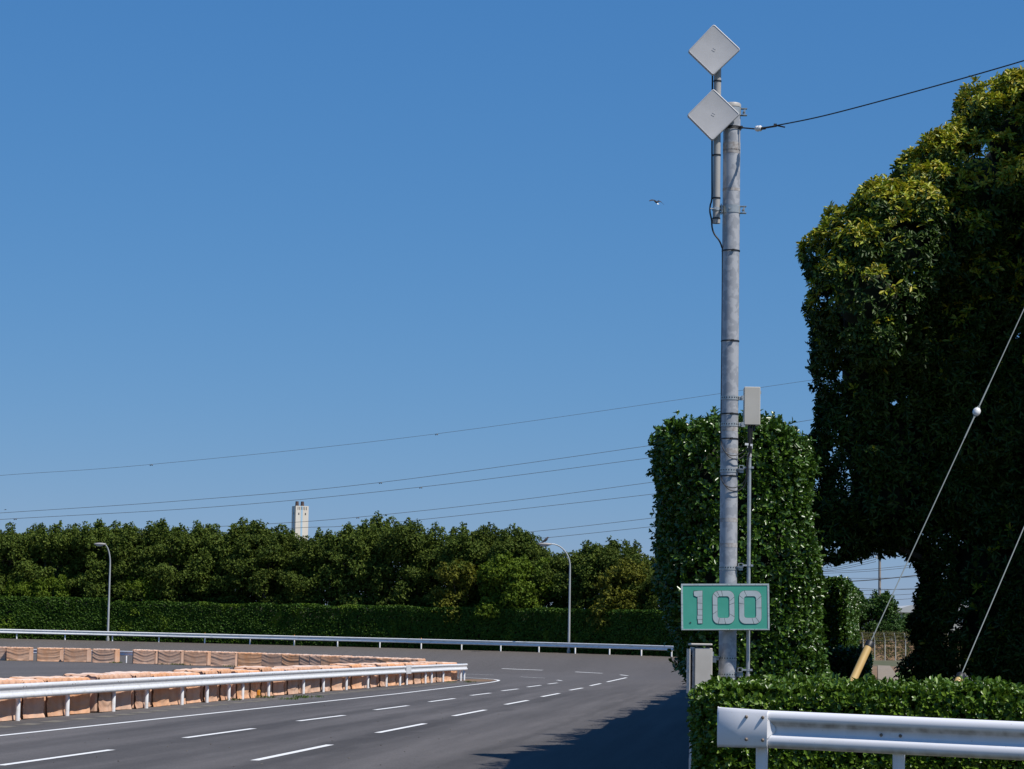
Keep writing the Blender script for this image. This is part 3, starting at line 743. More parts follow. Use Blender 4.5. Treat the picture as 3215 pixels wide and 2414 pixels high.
# ================================================================== far trees
def crown(seed, H, width, n_cl, leaves, L, base=.30, cone=0.0, k=4):
    """leaf clumps spread through the crown volume"""
    r = np.random.default_rng(seed); parts = []; cl = []
    for i in range(n_cl):
        z = H * (base + (.90 - base) * r.uniform(0, 1) ** .8)
        f = 1.0 - .5 * max(0, (z / H - .62) / .38) ** 1.4 - cone * (z / H)
        a = r.uniform(0, 6.283); q = width * f * math.sqrt(r.uniform(.05, 1))
        rad = r.uniform(.22, .66) * (.8 + .4 * width / 2.4)
        cl.append((q * math.cos(a), q * math.sin(a), z - rad * .5, rad, r.uniform(.55, .85)))
    for i in range(15):                  # shoots that break the outline
        a = r.uniform(0, 6.283); q = width * .75 * math.sqrt(r.uniform(0, 1)); zt_ = H * (1.0 if i == 0 else r.uniform(.84, .985)); rad = r.uniform(.18, .36)
        if i == 0: q *= .4
        for j in range(3): cl.append((q * math.cos(a) + r.normal(0, .08), q * math.sin(a) + r.normal(0, .08), zt_ - rad * (.75 + j * 1.15), rad * (.8 + .25 * j), 1.0))
    for (x, y, z, rad, sq) in cl:
        n = int(leaves * rad * rad)
        d = unit(r.normal(0, 1, (n, 3)) + np.array([0, 0, .25])); d2 = d * np.array([1, 1, sq])
        pts = np.array([x, y, z]) + d2 * rad * (r.uniform(.45, 1.2, (n, 1)) + .3 * lump(d * 3, 1, seed + x)[:, None])
        parts.append((pts, d))
    pts = np.concatenate([a for a, _ in parts]); nr = np.concatenate([b for _, b in parts])
    return rosettes(pts, nr, k, L, .75, up=.35, jit=.5), cl
def trunk_mb(cl, H, seed, rad=.13):
    r = random.Random(seed); mb = MB()
    stems = r.choice([1, 2, 2, 3])
    for s in range(stems):
        a = r.uniform(0, 6.28); b = Vector((.25 * math.cos(a) * (stems > 1), .25 * math.sin(a) * (stems > 1), -.2)); top = Vector((r.uniform(-.7, .7), r.uniform(-.5, .5), H * .8))
        mid = b.lerp(top, .5) + Vector((r.uniform(-.3, .3), r.uniform(-.3, .3), 0))
        mb.tube([b, b.lerp(mid, .5) + Vector((r.uniform(-.1, .1), 0, 0)), mid, mid.lerp(top, .6), top], [rad, rad * .8, rad * .6, rad * .4, rad * .12], 8)
        for c in r.sample(cl, min(9, len(cl))):
            f = r.uniform(.25, .8); st = b.lerp(mid, f * 2) if f < .5 else mid.lerp(top, f * 2 - 1)
            e_ = Vector(c[:3]); mb.tube([st, st.lerp(e_, .5) + Vector((0, 0, .15)), e_], [rad * .35, rad * .22, .015], 6)
    return mb
VAR = {}
def tree_variant(key, seed, H, width, n_cl, leaves, L, lm, base=.3, cone=0.0, k=4):
    (v, q), cl = crown(seed, H, width, n_cl, leaves, L, base, cone, k)
    me = np_mesh('crown', v, q, [lm])
    t = trunk_mb(cl, H, seed).build('trunk', M['bark'], smooth_=True); tm = t.data; bpy.data.objects.remove(t)
    VAR[key] = (me, tm, H)
for s in range(6): tree_variant('ever%d' % s, 11 + s, 7.6, 1.75 + .1 * s, 64, 540, .12, L_far, base=.32)
tree_variant('lime', 31, 5.0, 1.6, 36, 520, .13, L_lime, base=.2)
tree_variant('gold', 32, 5.6, 1.6, 36, 480, .13, L_gold, base=.25)
def tree(name, key, p, H, rot, label, cat='tree', group=None, wide=1.0):
    me, tm, h0 = VAR[key]; e = empty(name, p, label, cat, group); s = H / h0
    e.scale = (s * wide, s * wide, s); e.rotation_euler = (0, 0, rot)
    link('crown', me, e); link('trunk', tm, e); return e
tops = [(-1100, 1640), (-980, 1650), (-870, 1636), (-760, 1648), (-650, 1638), (-540, 1650), (-430, 1640), (-320, 1648), (-220, 1640), (-130, 1652), (-50, 1650), (25, 1645), (95, 1655), (160, 1640), (225, 1648), (290, 1633), (360, 1640), (420, 1650), (487, 1632), (545, 1648), (610, 1640), (680, 1650), (760, 1630), (830, 1640), (905, 1672), (985, 1682), (1060, 1648), (1135, 1640), (1205, 1615), (1280, 1640), (1370, 1650), (1450, 1648), (1535, 1646), (1600, 1650), (1655, 1690), (1720, 1730), (1790, 1732), (1855, 1705), (1915, 1690), (1970, 1735), (2030, 1745), (2095, 1750), (2170, 1740), (2250, 1740)]
nth = 0
for i, (px, ty) in enumerate(tops):
    r_ = 70.3 + (0 if i % 2 else 1.5) + random.uniform(-.5, .5); th = arc_at(r_, px); p = arc(r_, th); p.z = g(p.x, p.y)
    H = P(px, ty - 4, p.y).z - p.z
    lab = '%s dark evergreen from the left in the tree belt behind the far hedge' % ORD[nth] if px > -60 else 'dark evergreen beyond the left end of the tree belt'
    if px > -60: nth += 1
    tree('evergreen_tree', 'ever%d' % random.randrange(6), p, H, random.uniform(0, 6.28), lab, group='evergreens in the belt behind the far hedge', wide=random.uniform(.95, 1.12))
# understorey that fills the belt between the trunks
for j, (px, ty, key, lab) in enumerate([(150, 1800, 'lime', 'bright green young tree left of the left street lamp'), (440, 1800, 'lime', 'bright green young tree right of the left street lamp'),
    (1590, 1735, 'lime', 'lime green tree standing out in front of the belt, left of the right lamp'), (1440, 1755, 'gold', 'yellowish tree beside the lime green tree'),
    (1950, 1750, 'gold', 'olive tree right of the right street lamp'), (1640, 1745, 'lime', 'lime green tree close to the right street lamp'), (60, 1815, 'lime', 'low bright green tree at the left edge behind the hedge')]):
    th = arc_at(68.6, px); p = arc(68.6, th); p.z = g(p.x, p.y); H = P(px, ty, p.y).z - p.z
    tree('young_tree', key, p, H, j * 1.3, lab, group='brighter trees in front of the belt')
# rough undergrowth at the foot of the belt
pp = []; nn = []
for _ in range(3000):
    th = random.uniform(ths[-1] - .1, ths[0]); r_ = random.uniform(68.3, 72.5); c = arc(r_, th)
    hh = (1.9 + 1.7 * (.5 + .5 * math.sin(th * 31) * math.sin(th * 13 + 1))) * math.sqrt(random.random()) + .9
    pp.append((c.x, c.y, g(c.x, c.y) + hh)); nn.append((-math.cos(th), -math.sin(th), .5))
v, q = rosettes(np.array(pp), np.array(nn), 5, .15, .7)
tag(link('undergrowth', np_mesh('undergrowth', v, q, [L_far])), kind='stuff')

# ================================================================== tower, distant poles, power lines, birds
YT = 1600.0
e = empty('chimney_tower', P(942, 2001, YT), 'tall cream chimney tower with a blue stripe and two dark flues', 'tower')
A, B, C_ = P(916.5, 1587, YT), P(928.3, 1587, YT - 2), P(968, 1588.5, YT)
top = B.z; fv = Vector((C_.x - B.x, C_.y - B.y, 0)); fl = fv.length; fd = fv.normalized()
# square plan turned a little so that its left side shows
ang = R(22); fd = Vector((math.cos(ang), math.sin(ang), 0)); W_ = (C_.x - B.x) / math.cos(ang); bd = Vector((-fd.y, fd.x, 0))
B = Vector((B.x, YT, 0)); zb = 0
def corner(a, b, z): return B + fd * a + bd * b + Vector((0, 0, z))
mb = MB(); mb.box(corner(W_ / 2, W_ / 2, (top + zb) / 2), (W_, W_, top - zb), Matrix.Rotation(ang, 3, 'Z')); mb.build('wall', M['tower'], e)
mb = MB(); mb.box(corner(W_ * .47, -.03, (top + zb) / 2), (W_ * .14, .06, top - zb - .3), Matrix.Rotation(ang, 3, 'Z'))
mb.box(corner(-.03, W_ * .55, (top + zb) / 2), (.06, W_ * .24, top - zb - .3), Matrix.Rotation(ang, 3, 'Z')); mb.build('stripe', M['tower_blue'], e)
for k in range(6):
    mb = MB(); mb.box(corner(W_ * (.17 + .133 * k), -.06, top - 1.5), (.34, .12, 1.9), Matrix.Rotation(ang, 3, 'Z')); mb.build('vent_slot', M['tower_dark'], e)
for a in (.24, .76):
    mb = MB()
    for z0 in (0, .75): mb.box(corner(W_ * a, -.05, top - 4.6 - z0), (.75, .10, .5), Matrix.Rotation(ang, 3, 'Z'))
    mb.build('window', M['tower_dark'], e)
mb = MB(); mb.box(corner(-.05, W_ * .45, top - 4.6), (.10, .6, 1.6), Matrix.Rotation(ang, 3, 'Z')); mb.build('window', M['tower_dark'], e)
for a in (.24, .66):
    c = corner(W_ * a, W_ * .5, top); mb = MB(); mb.tube([c, c + Vector((0, 0, 3.0))], [1.18, .98], 18); mb.build('flue', M['flue'], e, smooth_=True)

YW = 450.0
def line_marker(p, label):
    e = empty('line_damper', p, label, 'line damper', 'dampers hanging on the power lines')
    mb = MB(); mb.box(p + Vector((.0, 0, -.06)), (.07, .07, .16)); mb.tube([p + Vector((-.22, 0, -.17)), p + Vector((.2, 0, -.13))], .02, 6); mb.build('clamp', M['cable'], e)
    mb = MB(); mb.tube([p + Vector((-.27, 0, -.18)), p + Vector((-.1, 0, -.165))], [.08, .09], 8); mb.tube([p + Vector((.08, 0, -.15)), p + Vector((.26, 0, -.13))], [.09, .08], 8); mb.build('weight', M['cable'], e)
    mb = MB(); mb.tube([p + Vector((.06, 0, -.06)), p + Vector((.22, 0, -.045))], .035, 8); mb.build('sleeve', M['white_tag'], e)
K = 3215 / 2212
WIRES = [([(-1400, 1150), (-700, 1092), (-200, 1048), (0, 1027), (327, 1003), (943, 937), (1745, 822), (2050, 776), (3000, 610)], .030, [327, 943], 'topmost'), ([(-1400, 1185), (-700, 1152), (-200, 1122), (0, 1108), (400, 1081), (822, 1042), (1420, 960), (1745, 908), (2000, 866), (3000, 690)], .040, [822], 'second highest'),
         ([(-1400, 1197), (-700, 1166), (-200, 1137), (0, 1122), (460, 1095), (909, 1052), (1410, 988), (1750, 940), (3000, 760)], .040, [33, 909], 'third highest'), ([(-1400, 1262), (-500, 1205), (200, 1152), (571, 1132), (773, 1117), (1100, 1082), (1420, 1040), (1800, 988), (3000, 820)], .040, [773], 'fourth highest'),
         ([(-1400, 1270), (-500, 1216), (250, 1165), (626, 1141), (735, 1137), (885, 1125), (1420, 1066), (1800, 1018), (3000, 865)], .040, [885], 'fifth highest'), ([(-1400, 1330), (-200, 1260), (800, 1178), (1113, 1152), (1417, 1118), (1800, 1072), (3000, 930)], .040, [], 'second lowest'), ([(-1400, 1340), (-200, 1272), (800, 1195), (1154, 1164), (1422, 1136), (1800, 1095), (3000, 965)], .040, [], 'lowest')]
for pts_, rad, marks, lab in WIRES:
    V3 = catmull([P(x * K, y_ * K, YW) for x, y_ in pts_], 8); mb = MB(); mb.tube(V3, rad, 5)
    tag(mb.build('power_line', M['farwire'], loc=V3[0]), '%s of the thin power lines crossing the sky to the left of the pole' % lab, 'power line', 'power lines crossing the sky')
    for mx in marks:
        p = min(V3, key=lambda q: abs(PX(q)[0] - mx * K))
        for a, b in zip(V3[:-1], V3[1:]):
            pa, pb = PX(a)[0], PX(b)[0]
            if pa <= mx * K <= pb: p = a.lerp(b, (mx * K - pa) / (pb - pa))
        line_marker(p, '%s dark damper on the %s power line' % ('left' if len(marks) > 1 and mx == marks[0] else 'right' if len(marks) > 1 else 'single', lab))

def gull(loc, scale, rot, label):
    e = empty('gull', loc, label, 'bird'); o = Vector((0, 0, 0))
    mb = MB(); mb.tube([(-.03, .30, -.02), (-.02, .2, .0), (0, .02, .0), (.03, -.16, .02), (.06, -.24, .035), (.075, -.30, .03), (.085, -.36, .015)], [.02, .05, .08, .065, .045, .03, .005], 10)
    b = mb.build('body', [M['gull_dark']], smooth_=True)
    def wing(s, lift):
        top_ = [(0, .06, 0, .17), (s * .22, .0, lift[0], .23), (s * .42, .03, lift[1], .19), (s * .62, .10, lift[2], .05)]
        vs = []
        for x, y_, z, c in top_: vs += [(x, y_ - c / 2, z), (x, y_ + c / 2, z - .015), (x, y_ + c / 2, z - .03), (x, y_ - c / 2, z - .02)]
        fs = []
        for i in range(3):
            for k in range(4): fs.append((i * 4 + k, i * 4 + (k + 1) % 4, i * 4 + 4 + (k + 1) % 4, i * 4 + 4 + k))
        fs += [(3, 2, 1, 0), (12, 13, 14, 15)]
        q = MB(); q.add(vs, fs); return q
    w1 = wing(-1, (.10, .02, -.16)).build('wing', M['gull_dark'], smooth_=True); w2 = wing(1, (.16, .17, .13)).build('wing', M['gull_dark'], smooth_=True)
    tl = MB(); tl.prism([(-.03, .24, .0), (.03, .24, .0), (.07, .42, -.03), (-.09, .42, -.03)], (0, 0, .012)); t = tl.build('tail', M['gull_white'])
    for c in (b, w1, w2, t): c.parent = e; c.location = (0, 0, 0)
    e.scale = (scale,) * 3; e.rotation_euler = rot
gull(P(2060, 634, 240), 1.3, (R(-30), R(4), R(200)), 'dark winged gull gliding in the open sky left of the pole')
gull(P(17, 1600, 400), .55, (0, 0, R(80)), 'tiny white bird far off at the left edge above the trees')

def far_pole(px, top_py, bot_py, Y, label, arms):
    t, b = P(px, top_py, Y), P(px, bot_py, Y); b = Vector((t.x, t.y, min(b.z, g(t.x, t.y))))
    e = empty('utility_pole', b, label, 'utility pole'); mb = MB(); mb.tube([b, t], [.17, .11], 12); mb.build('shaft', M['pole_conc'], e, smooth_=True)
    for (py, x0, x1) in arms:
        z = P(px, py, Y).z; s = Y / 8000; mb = MB(); mb.box((t.x + (x0 + x1) / 2 * s, t.y - .17, z), ((x1 - x0) * s, .08, .09)); a = mb.build('crossarm', M['pole_conc'], e)
        for k in range(4):
            x = t.x + (x0 + (x1 - x0) * (k + .5) / 4) * s; mb = MB(); mb.tube([(x, t.y - .17, z + .045), (x, t.y - .17, z + .12), (x, t.y - .17, z + .22)], [.03, .06, .04], 8); mb.build('insulator', M['porcelain'], e, smooth_=True)
far_pole(2007, 1722, 2040, 262, 'distant utility pole rising behind the trees left of the tall hedge', [(1753, -12, 20), (1744, -2, 14)])
far_pole(2762, 1690, 2060, 240, 'concrete utility pole seen in the gap right of the tall hedge', [(1712, -14, 12), (1752, -14, 12)])
for j, (x0, y0, x1, y1, rad) in enumerate([(2560, 1787, 2750, 1749, .022), (2560, 1793, 2750, 1756, .022), (2560, 1797, 2750, 1763, .022), (2560, 1796, 2900, 1770, .02), (2560, 1801, 2900, 1777, .02), (2560, 1813, 2900, 1810, .02), (2560, 1830, 2900, 1804, .045), (2560, 1838, 2900, 1851, .02), (2560, 1852, 2900, 1846, .02), (2640, 1740, 2750, 1711, .02), (2640, 1747, 2750, 1718, .02), (2700, 1866, 2900, 1862, .02), (2700, 1882, 2900, 1876, .02)]):
    a, b = P(x0, y0, 239.5), P(x1, y1, 239.5); mb = MB(); mid = a.lerp(b, .5) - Vector((0, 0, .12)); mb.tube(catmull([a, mid, b], 5), rad, 5)
    tag(mb.build('overhead_wire', M['farwire'], loc=a), 'thin overhead wire by the concrete utility pole in the gap', 'wire', 'overhead wires in the gap by the tall hedge')

# ================================================================== right: steel pole with antennas, boxes and sign
YP = 30.0
base = P(2284, 2112, YP); PXX, PYY = base.x, YP
zt = P(2304, 325, YP).z; PR = .103
def zp(py, px=2290): return P(px, py, YP).z
gz = g(PXX, PYY)
pole = empty('steel_pole', Vector((PXX, PYY, gz)), 'tall galvanised steel pole carrying the antennas and the green 100 sign', 'pole')
mb = MB(); mb.tube([(PXX, PYY, gz - .2), (PXX, PYY, zt - .05)], PR, 40); mb.build('shaft', M['galv'], pole, smooth_=True)
mb = MB(); mb.tube([(PXX, PYY, zt - .05), (PXX, PYY, zt - .015), (PXX, PYY, zt)], [PR + .006, PR + .006, PR - .004], 40); mb.build('cap', M['pvc'], pole, smooth_=True)
for py, h in ((462, .10), (477, .05), (597, .035), (1348, .05), (1416, .06), (1633, .05), (1712, .05)):
    mb = MB(); z = zp(py); mb.tube([(PXX, PYY, z - h / 2), (PXX, PYY, z + h / 2)], PR + .0015, 40, cap=False); mb.build('tape_residue', M['tape'], pole, smooth_=True)
def band(py, side, arm, h=.045, slots=True):
    z = zp(py); mb = MB(); mb.tube([(PXX, PYY, z - h / 2), (PXX, PYY, z + h / 2)], PR + .004, 40, cap=False)
    mb.tube([(PXX, PYY, z - h / 2 - .001), (PXX, PYY, z - h / 2 + .004)], PR + .007, 40, cap=False)
    if slots:
        for k in range(9):
            a = R(-90 + (k - 4) * 17 - 6); c = Vector((PXX + (PR + .004) * math.cos(a), PYY + (PR + .004) * math.sin(a), z + .003))
            mb.box(c, (.004, .013, .014), Matrix.Rotation(a, 3, 'Z'), mi=1)
    if arm:
        mb.box((PXX + side * (PR + arm / 2), PYY - .02, z), (arm, .05, h), bev=.004)
        mb.box((PXX + side * (PR + arm - .02), PYY - .05, z), (.045, .012, h + .012), mi=0)
        mb.tube([(PXX + side * (PR + arm * .5), PYY - .07, z), (PXX + side * (PR + arm * .5), PYY + .03, z)], .009, 8)
    mb.build('strap', [M['galv_pipe'], M['slot']], pole)
for py, side, arm in ((1250, 1, .075), (1333, 1, .075), (1477, 1, .06), (1783, 1, .06), (2067, -1, .10), (2118, 1, .07)): band(py, side, arm)
def clampband(py):                       # the two big clamps with ears on both sides
    z = zp(py); mb = MB(); mb.tube([(PXX, PYY, z - .045), (PXX, PYY, z + .045)], PR + .006, 40, cap=False)
    for s in (-1, 1):
        for dz in (-.04, .04): mb.box((PXX + s * (PR + .035), PYY, z + dz), (.085, .07, .008))
        mb.box((PXX + s * (PR + .05), PYY - .025, z), (.012, .012, .085)); mb.tube([(PXX + s * (PR + .04), PYY - .07, z), (PXX + s * (PR + .04), PYY + .06, z)], .012, 8)
    mb.tube([(PXX - .03, PYY - PR - .018, z), (PXX - .03, PYY - PR, z)], .012, 8)
    mb.build('clamp', M['galv_pipe'], pole)
clampband(351); clampband(658)
for py in (788, 1071, 1300, 1378, 1495):
    mb = MB(); z = zp(py); mb.tube([(PXX, PYY, z - .008), (PXX, PYY, z + .008)], PR + .007, 40, cap=False)
    mb.box((PXX + .02, PYY - PR - .012, z), (.03, .016, .02)); mb.build('cable_tie', M['black'], pole)

# antenna mast
mx_ = P(2248, 660, YP).x; my_ = YP - .06
zb_, zm = P(2247, 700, my_).z, P(2247, 130, my_).z
mast = empty('antenna_mast', Vector((mx_, my_, zb_)), 'slim grey pipe mast clamped to the left of the steel pole', 'mast')
mb = MB(); mb.tube([(mx_, my_, zb_), (mx_, my_, zm)], .043, 24); mb.tube([(mx_, my_, zb_ - .005), (mx_, my_, zb_ + .05)], .046, 24, mi=0); mb.build('pipe', M['pvc'], mast, smooth_=True)
for py in (255, 487, 622, 686):
    z = P(2247, py, my_).z; mb = MB(); mb.tube([(mx_, my_, z - .009), (mx_, my_, z + .009)], .048, 24); mb.build('cable_tie', M['black'], mast)
z = zp(660)
mb = MB()
for dz in (-.035, .035): mb.box(((mx_ + PXX - PR) / 2 - .005, my_ + .02, z + dz), (PXX - PR - mx_ - .02, .06, .008))
mb.box((mx_ + .065, my_ - .02, z), (.01, .05, .09)); mb.box((PXX - PR - .02, my_, z), (.008, .07, .13))
mb.tube([(mx_, my_, z - .02), (mx_, my_, z + .02)], .05, 24); mb.tube([(mx_ - .075, my_ - .03, z), (mx_ + .07, my_ - .03, z)], .008, 8); mb.tube([(mx_ - .02, my_ - .07, z), (mx_ - .02, my_ - .03, z)], .014, 8)
mb.build('bracket', M['galv_pipe'], mast)
z = zp(351); mb = MB()
for dz in (-.035, .035): mb.box(((mx_ + PXX - PR) / 2, my_ + .02, z + dz), (PXX - PR - mx_, .06, .008))
mb.tube([(mx_, my_, z - .02), (mx_, my_, z + .02)], .05, 24); mb.build('bracket', M['galv_pipe'], mast)

def antenna(corners, Y, label):
    c = [P(px, py, Y) for px, py in corners]; cen = (c[0] + c[1] + c[2] + c[3]) / 4
    e = empty('panel_antenna', cen, label, 'antenna', 'diamond antennas on the mast')
    def rounded(k, cut):
        out = []
        for i in range(4):
            p = cen + (c[i] - cen) * k; a = (c[i - 1] - c[i]).normalized(); b = (c[(i + 1) % 4] - c[i]).normalized()
            s, t = p + a * cut, p + b * cut
            for q in range(6):
                u = q / 5; out.append((1 - u) ** 2 * s + 2 * u * (1 - u) * p + u * u * t)
        return out
    lay = [(1.0, .03, .055), (1.0, .03, .012), (.985, .028, .003), (.955, .024, .0), (.948, .023, .003), (.93, .022, .004)]
    vs = []; 
    for k, cut, d in lay: vs += [p + Vector((0, d, 0)) for p in rounded(k, cut)]
    n = 24; fs = [(a * n + i, a * n + (i + 1) % n, a * n + n + (i + 1) % n, a * n + n + i) for a in range(len(lay) - 1) for i in range(n)]
    fs.append(tuple(len(vs) - n + i for i in range(n))); fs.append(tuple(range(n - 1, -1, -1)))
    mb = MB(); mb.add(vs, fs); mb.build('panel', M['antenna'], e, smooth_=True, angle=35)
    mb = MB(); rot = Matrix.Rotation(R(30), 3, 'Y')
    for sx, sz, w_, h_ in ((0, .014, .04, .004), (0, -.014, .04, .004), (-.018, 0, .004, .03), (.018, 0, .004, .03), (.006, 0, .004, .022)):
        mb.box(cen + rot @ Vector((sx, 0, sz)) + Vector((0, .0045, 0)), (w_, .006, h_), rot)
    mb.build('badge', M['antenna'], e)
    mb = MB(); mb.box(cen + Vector((.03, .09, 0)), (.06, .09, .16), bev=.005); mb.tube([(mx_, my_, cen.z - .03), (mx_, my_, cen.z + .03)], .052, 20); mb.build('mount', M['galv_pipe'], e)
    return cen
antenna([(2241, 74), (2326, 154), (2239, 237), (2159, 160)], YP - .19, 'upper diamond shaped grey panel antenna at the top of the mast')
antenna([(2240, 277), (2324, 357.5), (2237, 442), (2156, 361)], YP - .19, 'lower diamond shaped grey panel antenna overlapping the pole top')

def cable(name, pts, rad, label, material=None, group=None, n=8):
    c = catmull([Vector(p) for p in pts], 6); mb = MB(); mb.tube(c, rad, n)
    return tag(mb.build(name, material or M['black'], loc=c[0], smooth_=True), label, 'cable', group)
q = lambda px, py, Y=YP - .06: P(px, py, Y)
cable('cable', [q(2237, 235), q(2236.5, 300), q(2235.5, 440), q(2235.5, 560), q(2235, 622), q(2230, 645), q(2229, 665), q(2234, 690), q(2236, 715), q(2243, 735), q(2258, 755), q(2266, 775, YP - .03), q(2268.5, 800, YP - .02), q(2267.5, 1000, YP - .02), q(2265, 1250, YP - .02), q(2263, 1380, YP - .02)], .010, 'black antenna cable running down the left side of the mast and pole')
for k, (pts_, lab) in enumerate([([(2263, 1380), (2266, 1400), (2278, 1420), (2300, 1430), (2325, 1424), (2345, 1408), (2352, 1390), (2354, 1345)], 'upper thin black cable looping under the small box'),
                  ([(2263, 1384), (2270, 1408), (2290, 1434), (2316, 1441), (2338, 1428), (2350, 1405), (2357, 1345)], 'slightly lower black cable looping under the small box'),
                  ([(2263, 1490), (2266, 1508), (2280, 1525), (2305, 1531), (2330, 1519), (2342, 1495), (2346, 1440), (2356, 1412), (2359, 1345)], 'inner black cable loop beside the conduit clamp'),
                  ([(2263, 1494), (2270, 1516), (2290, 1537), (2314, 1541), (2336, 1526), (2345, 1495), (2349, 1445), (2360, 1405), (2362, 1345)], 'outermost black cable loop beside the conduit clamp')]):
    cable('cable', [q(px, py, YP - (.125 if 2262 < px < 2325 else .09) + (.10 if px < 2265 else 0)) for px, py in pts_], .0055, lab, group='black cable loops below the small box')
cable('cable', [q(2267.5, 1382, YP - .02), q(2264, 1490, YP - .02)], .007, 'short black cable run down the left of the pole between the loops')

# small equipment box
bx0, bx1 = q(2337, 1214, YP - .05), q(2386.5, 1334, YP - .05)
bc = (bx0 + bx1) / 2
e = empty('equipment_box', Vector((bc.x, YP + .02, bx1.z)), 'small cream equipment box strapped high on the right of the pole', 'equipment box')
mb = MB(); mb.box((bc.x, YP + .05, bc.z), (bx1.x - bx0.x - .012, .19, bx0.z - bx1.z - .006), bev=.004); mb.build('case', M['box_cream'], e)
mb = MB(); mb.box((bc.x, YP - .052, bc.z), (bx1.x - bx0.x, .018, bx0.z - bx1.z), bev=.006); mb.build('door', M['box_cream'], e)
for dz in (.18, -.17):
    mb = MB(); mb.tube([(bx0.x - .006, YP - .05, bc.z + dz - .012), (bx0.x - .006, YP - .05, bc.z + dz + .012)], .006, 8); mb.build('hinge', M['galv_pipe'], e)
mb = MB(); mb.box((bx1.x + .004, YP - .045, bc.z + .16), (.012, .012, .04)); mb.build('latch', M['galv_pipe'], e)
mb = MB()
for dx in (-.03, .0, .03): mb.tube([(bc.x + dx, YP, bx1.z), (bc.x + dx * .8, YP - .01, bx1.z - .07)], .013, 10)
mb.build('cable_gland', M['black'], e)
mb = MB(); mb.tube(catmull([q(2352, 1338, YP - .02), q(2353, 1380, YP - .03), q(2356, 1410, YP - .04), q(2354, 1432, YP - .06)], 5), .020, 10)
tag(mb.build('cable_bundle', M['black'], loc=q(2352, 1338), smooth_=True), 'thick black cable bundle dropping from the small box to the conduit', 'cable')
for k, (x0, x1, py, lab) in enumerate(((2339, 2350, 1394.5, 'larger white cable tag left of the bundle below the box'), (2356, 2363, 1397, 'smaller white cable tag right of the bundle below the box'))):
    a, b = q(x0, py, YP - .12), q(x1, py, YP - .12); mb = MB(); mb.box((a + b) / 2, (b.x - a.x, .004, .026), Matrix.Rotation(R(4), 3, 'Y')); mb.box((a + b) / 2 + Vector((.01, .01, -.02)), (.006, .004, .04))
    tag(mb.build('cable_tag', M['white_tag'], loc=(a + b) / 2), lab, 'tag', 'white cable tags')

# conduit
ct, cb_ = q(2353, 1430), q(2348.5, 2114)
cxx = (ct.x + cb_.x) / 2
e = empty('conduit_pipe', Vector((cxx, YP - .06, q(2349, 2137).z)), 'thin galvanised conduit pipe running down right of the steel pole', 'conduit')
mb = MB(); mb.tube([(cxx, YP - .06, q(2349, 2118).z), (cxx, YP - .06, ct.z)], .0215, 16); mb.build('pipe', M['galv_pipe'], e, smooth_=True)
mb = MB(); mb.tube([(cxx, YP - .06, ct.z - .02), (cxx, YP - .06, ct.z + .01), (cxx, YP - .06, ct.z + .035)], [.026, .026, .014], 14); mb.build('end_cap', M['pvc'], e, smooth_=True)
z1, z2 = q(2349, 2117).z, q(2349, 2138).z
mb = MB(); mb.tube([(cxx, YP - .06, z2 - .5), (cxx, YP - .06, z2)], .026, 14); mb.tube([(cxx, YP - .06, z2), (cxx, YP - .06, z2 + .02), (cxx, YP - .06, z1)], .029, 14); mb.build('coupling', M['pvc'], e, smooth_=True)
for py in (1468, 1775, 2103):
    z = q(2350, py).z; mb = MB(); mb.tube([(cxx, YP - .06, z - .013), (cxx, YP - .06, z + .013)], .027, 16); mb.box((cxx + .035, YP - .07, z), (.03, .03, .024)); mb.box((cxx - .05, YP - .07, z), (.06, .02, .02))
    # open square channel bracket
    x0 = cxx - .095
    for dx, dz, w_, h_ in ((0, .022, .05, .007), (0, -.022, .05, .007), (-.025, 0, .007, .05), (.025, 0, .007, .05)): mb.box((x0 + dx, YP - .075, z + dz), (w_, .04, h_))
    mb.box(((x0 + PXX + PR) / 2 - .01, YP - .06, z - .03), (x0 - PXX - PR + .06, .03, .007)); mb.build('clamp', M['galv_pipe'], e)

# sign
YS = YP - .24
sc = [P(px, py, YS) for px, py in ((2139.4, 1832), (2415.8, 1831.5), (2414, 1980.7), (2139.4, 1979))]
sc_c = (sc[0] + sc[1] + sc[2] + sc[3]) / 4
ux = (sc[1] - sc[0]).normalized(); uz = Vector((-ux.z, 0, ux.x)); SW = (sc[1] - sc[0]).length; SH = (sc[0] - sc[3]).length
ppm = 275.0 / SW
sign = empty('distance_sign', sc_c, 'weathered green sign reading 100 on the steel pole', 'sign')
rotS = Matrix.Rotation(-math.atan2(ux.z, ux.x), 3, 'Y')
def sp_(px, py): return sc_c + ux * ((px - 2277) / ppm) + uz * ((1906 - py) / ppm)
mb = MB(); mb.box(sc_c + Vector((0, .012, 0)), (SW, .024, SH), rotS, bev=.003); mb.build('board', M['sign_green'], sign)
mb = MB(); bw = .020
for c, s in ((uz * (SH / 2 - bw / 2), (SW, .006, bw)), (-uz * (SH / 2 - bw / 2), (SW, .006, bw * .8)), (ux * (SW / 2 - bw / 2), (bw, .006, SH - 2 * bw)), (-ux * (SW / 2 - bw / 2), (bw, .006, SH - 2 * bw))):
    ln = max(s[0], s[2]); n = 14 if s[0] > s[2] else 8; dirv = ux if s[0] > s[2] else uz; st = 0
    cuts = sorted([0, 1] + [random.uniform(.03, .97) for _ in range(n)])
    for a, b in zip(cuts[:-1], cuts[1:]):
        if b - a < .006: continue
        cc = sc_c + c + dirv * ((a + b) / 2 - .5) * ln + Vector((0, -.003, 0)); l2 = (b - a) * ln - .0022
        mb.box(cc, (l2, .005, s[2]) if s[0] > s[2] else (s[0], .005, l2), rotS)
mb.build('border', M['sign_white'], sign)
mb = MB(); mb.box(sc_c - uz * (SH / 2 - .004) + Vector((0, -.004, 0)), (SW * .99, .008, .008), rotS); mb.build('dirt_edge', M['sign_edge'], sign)
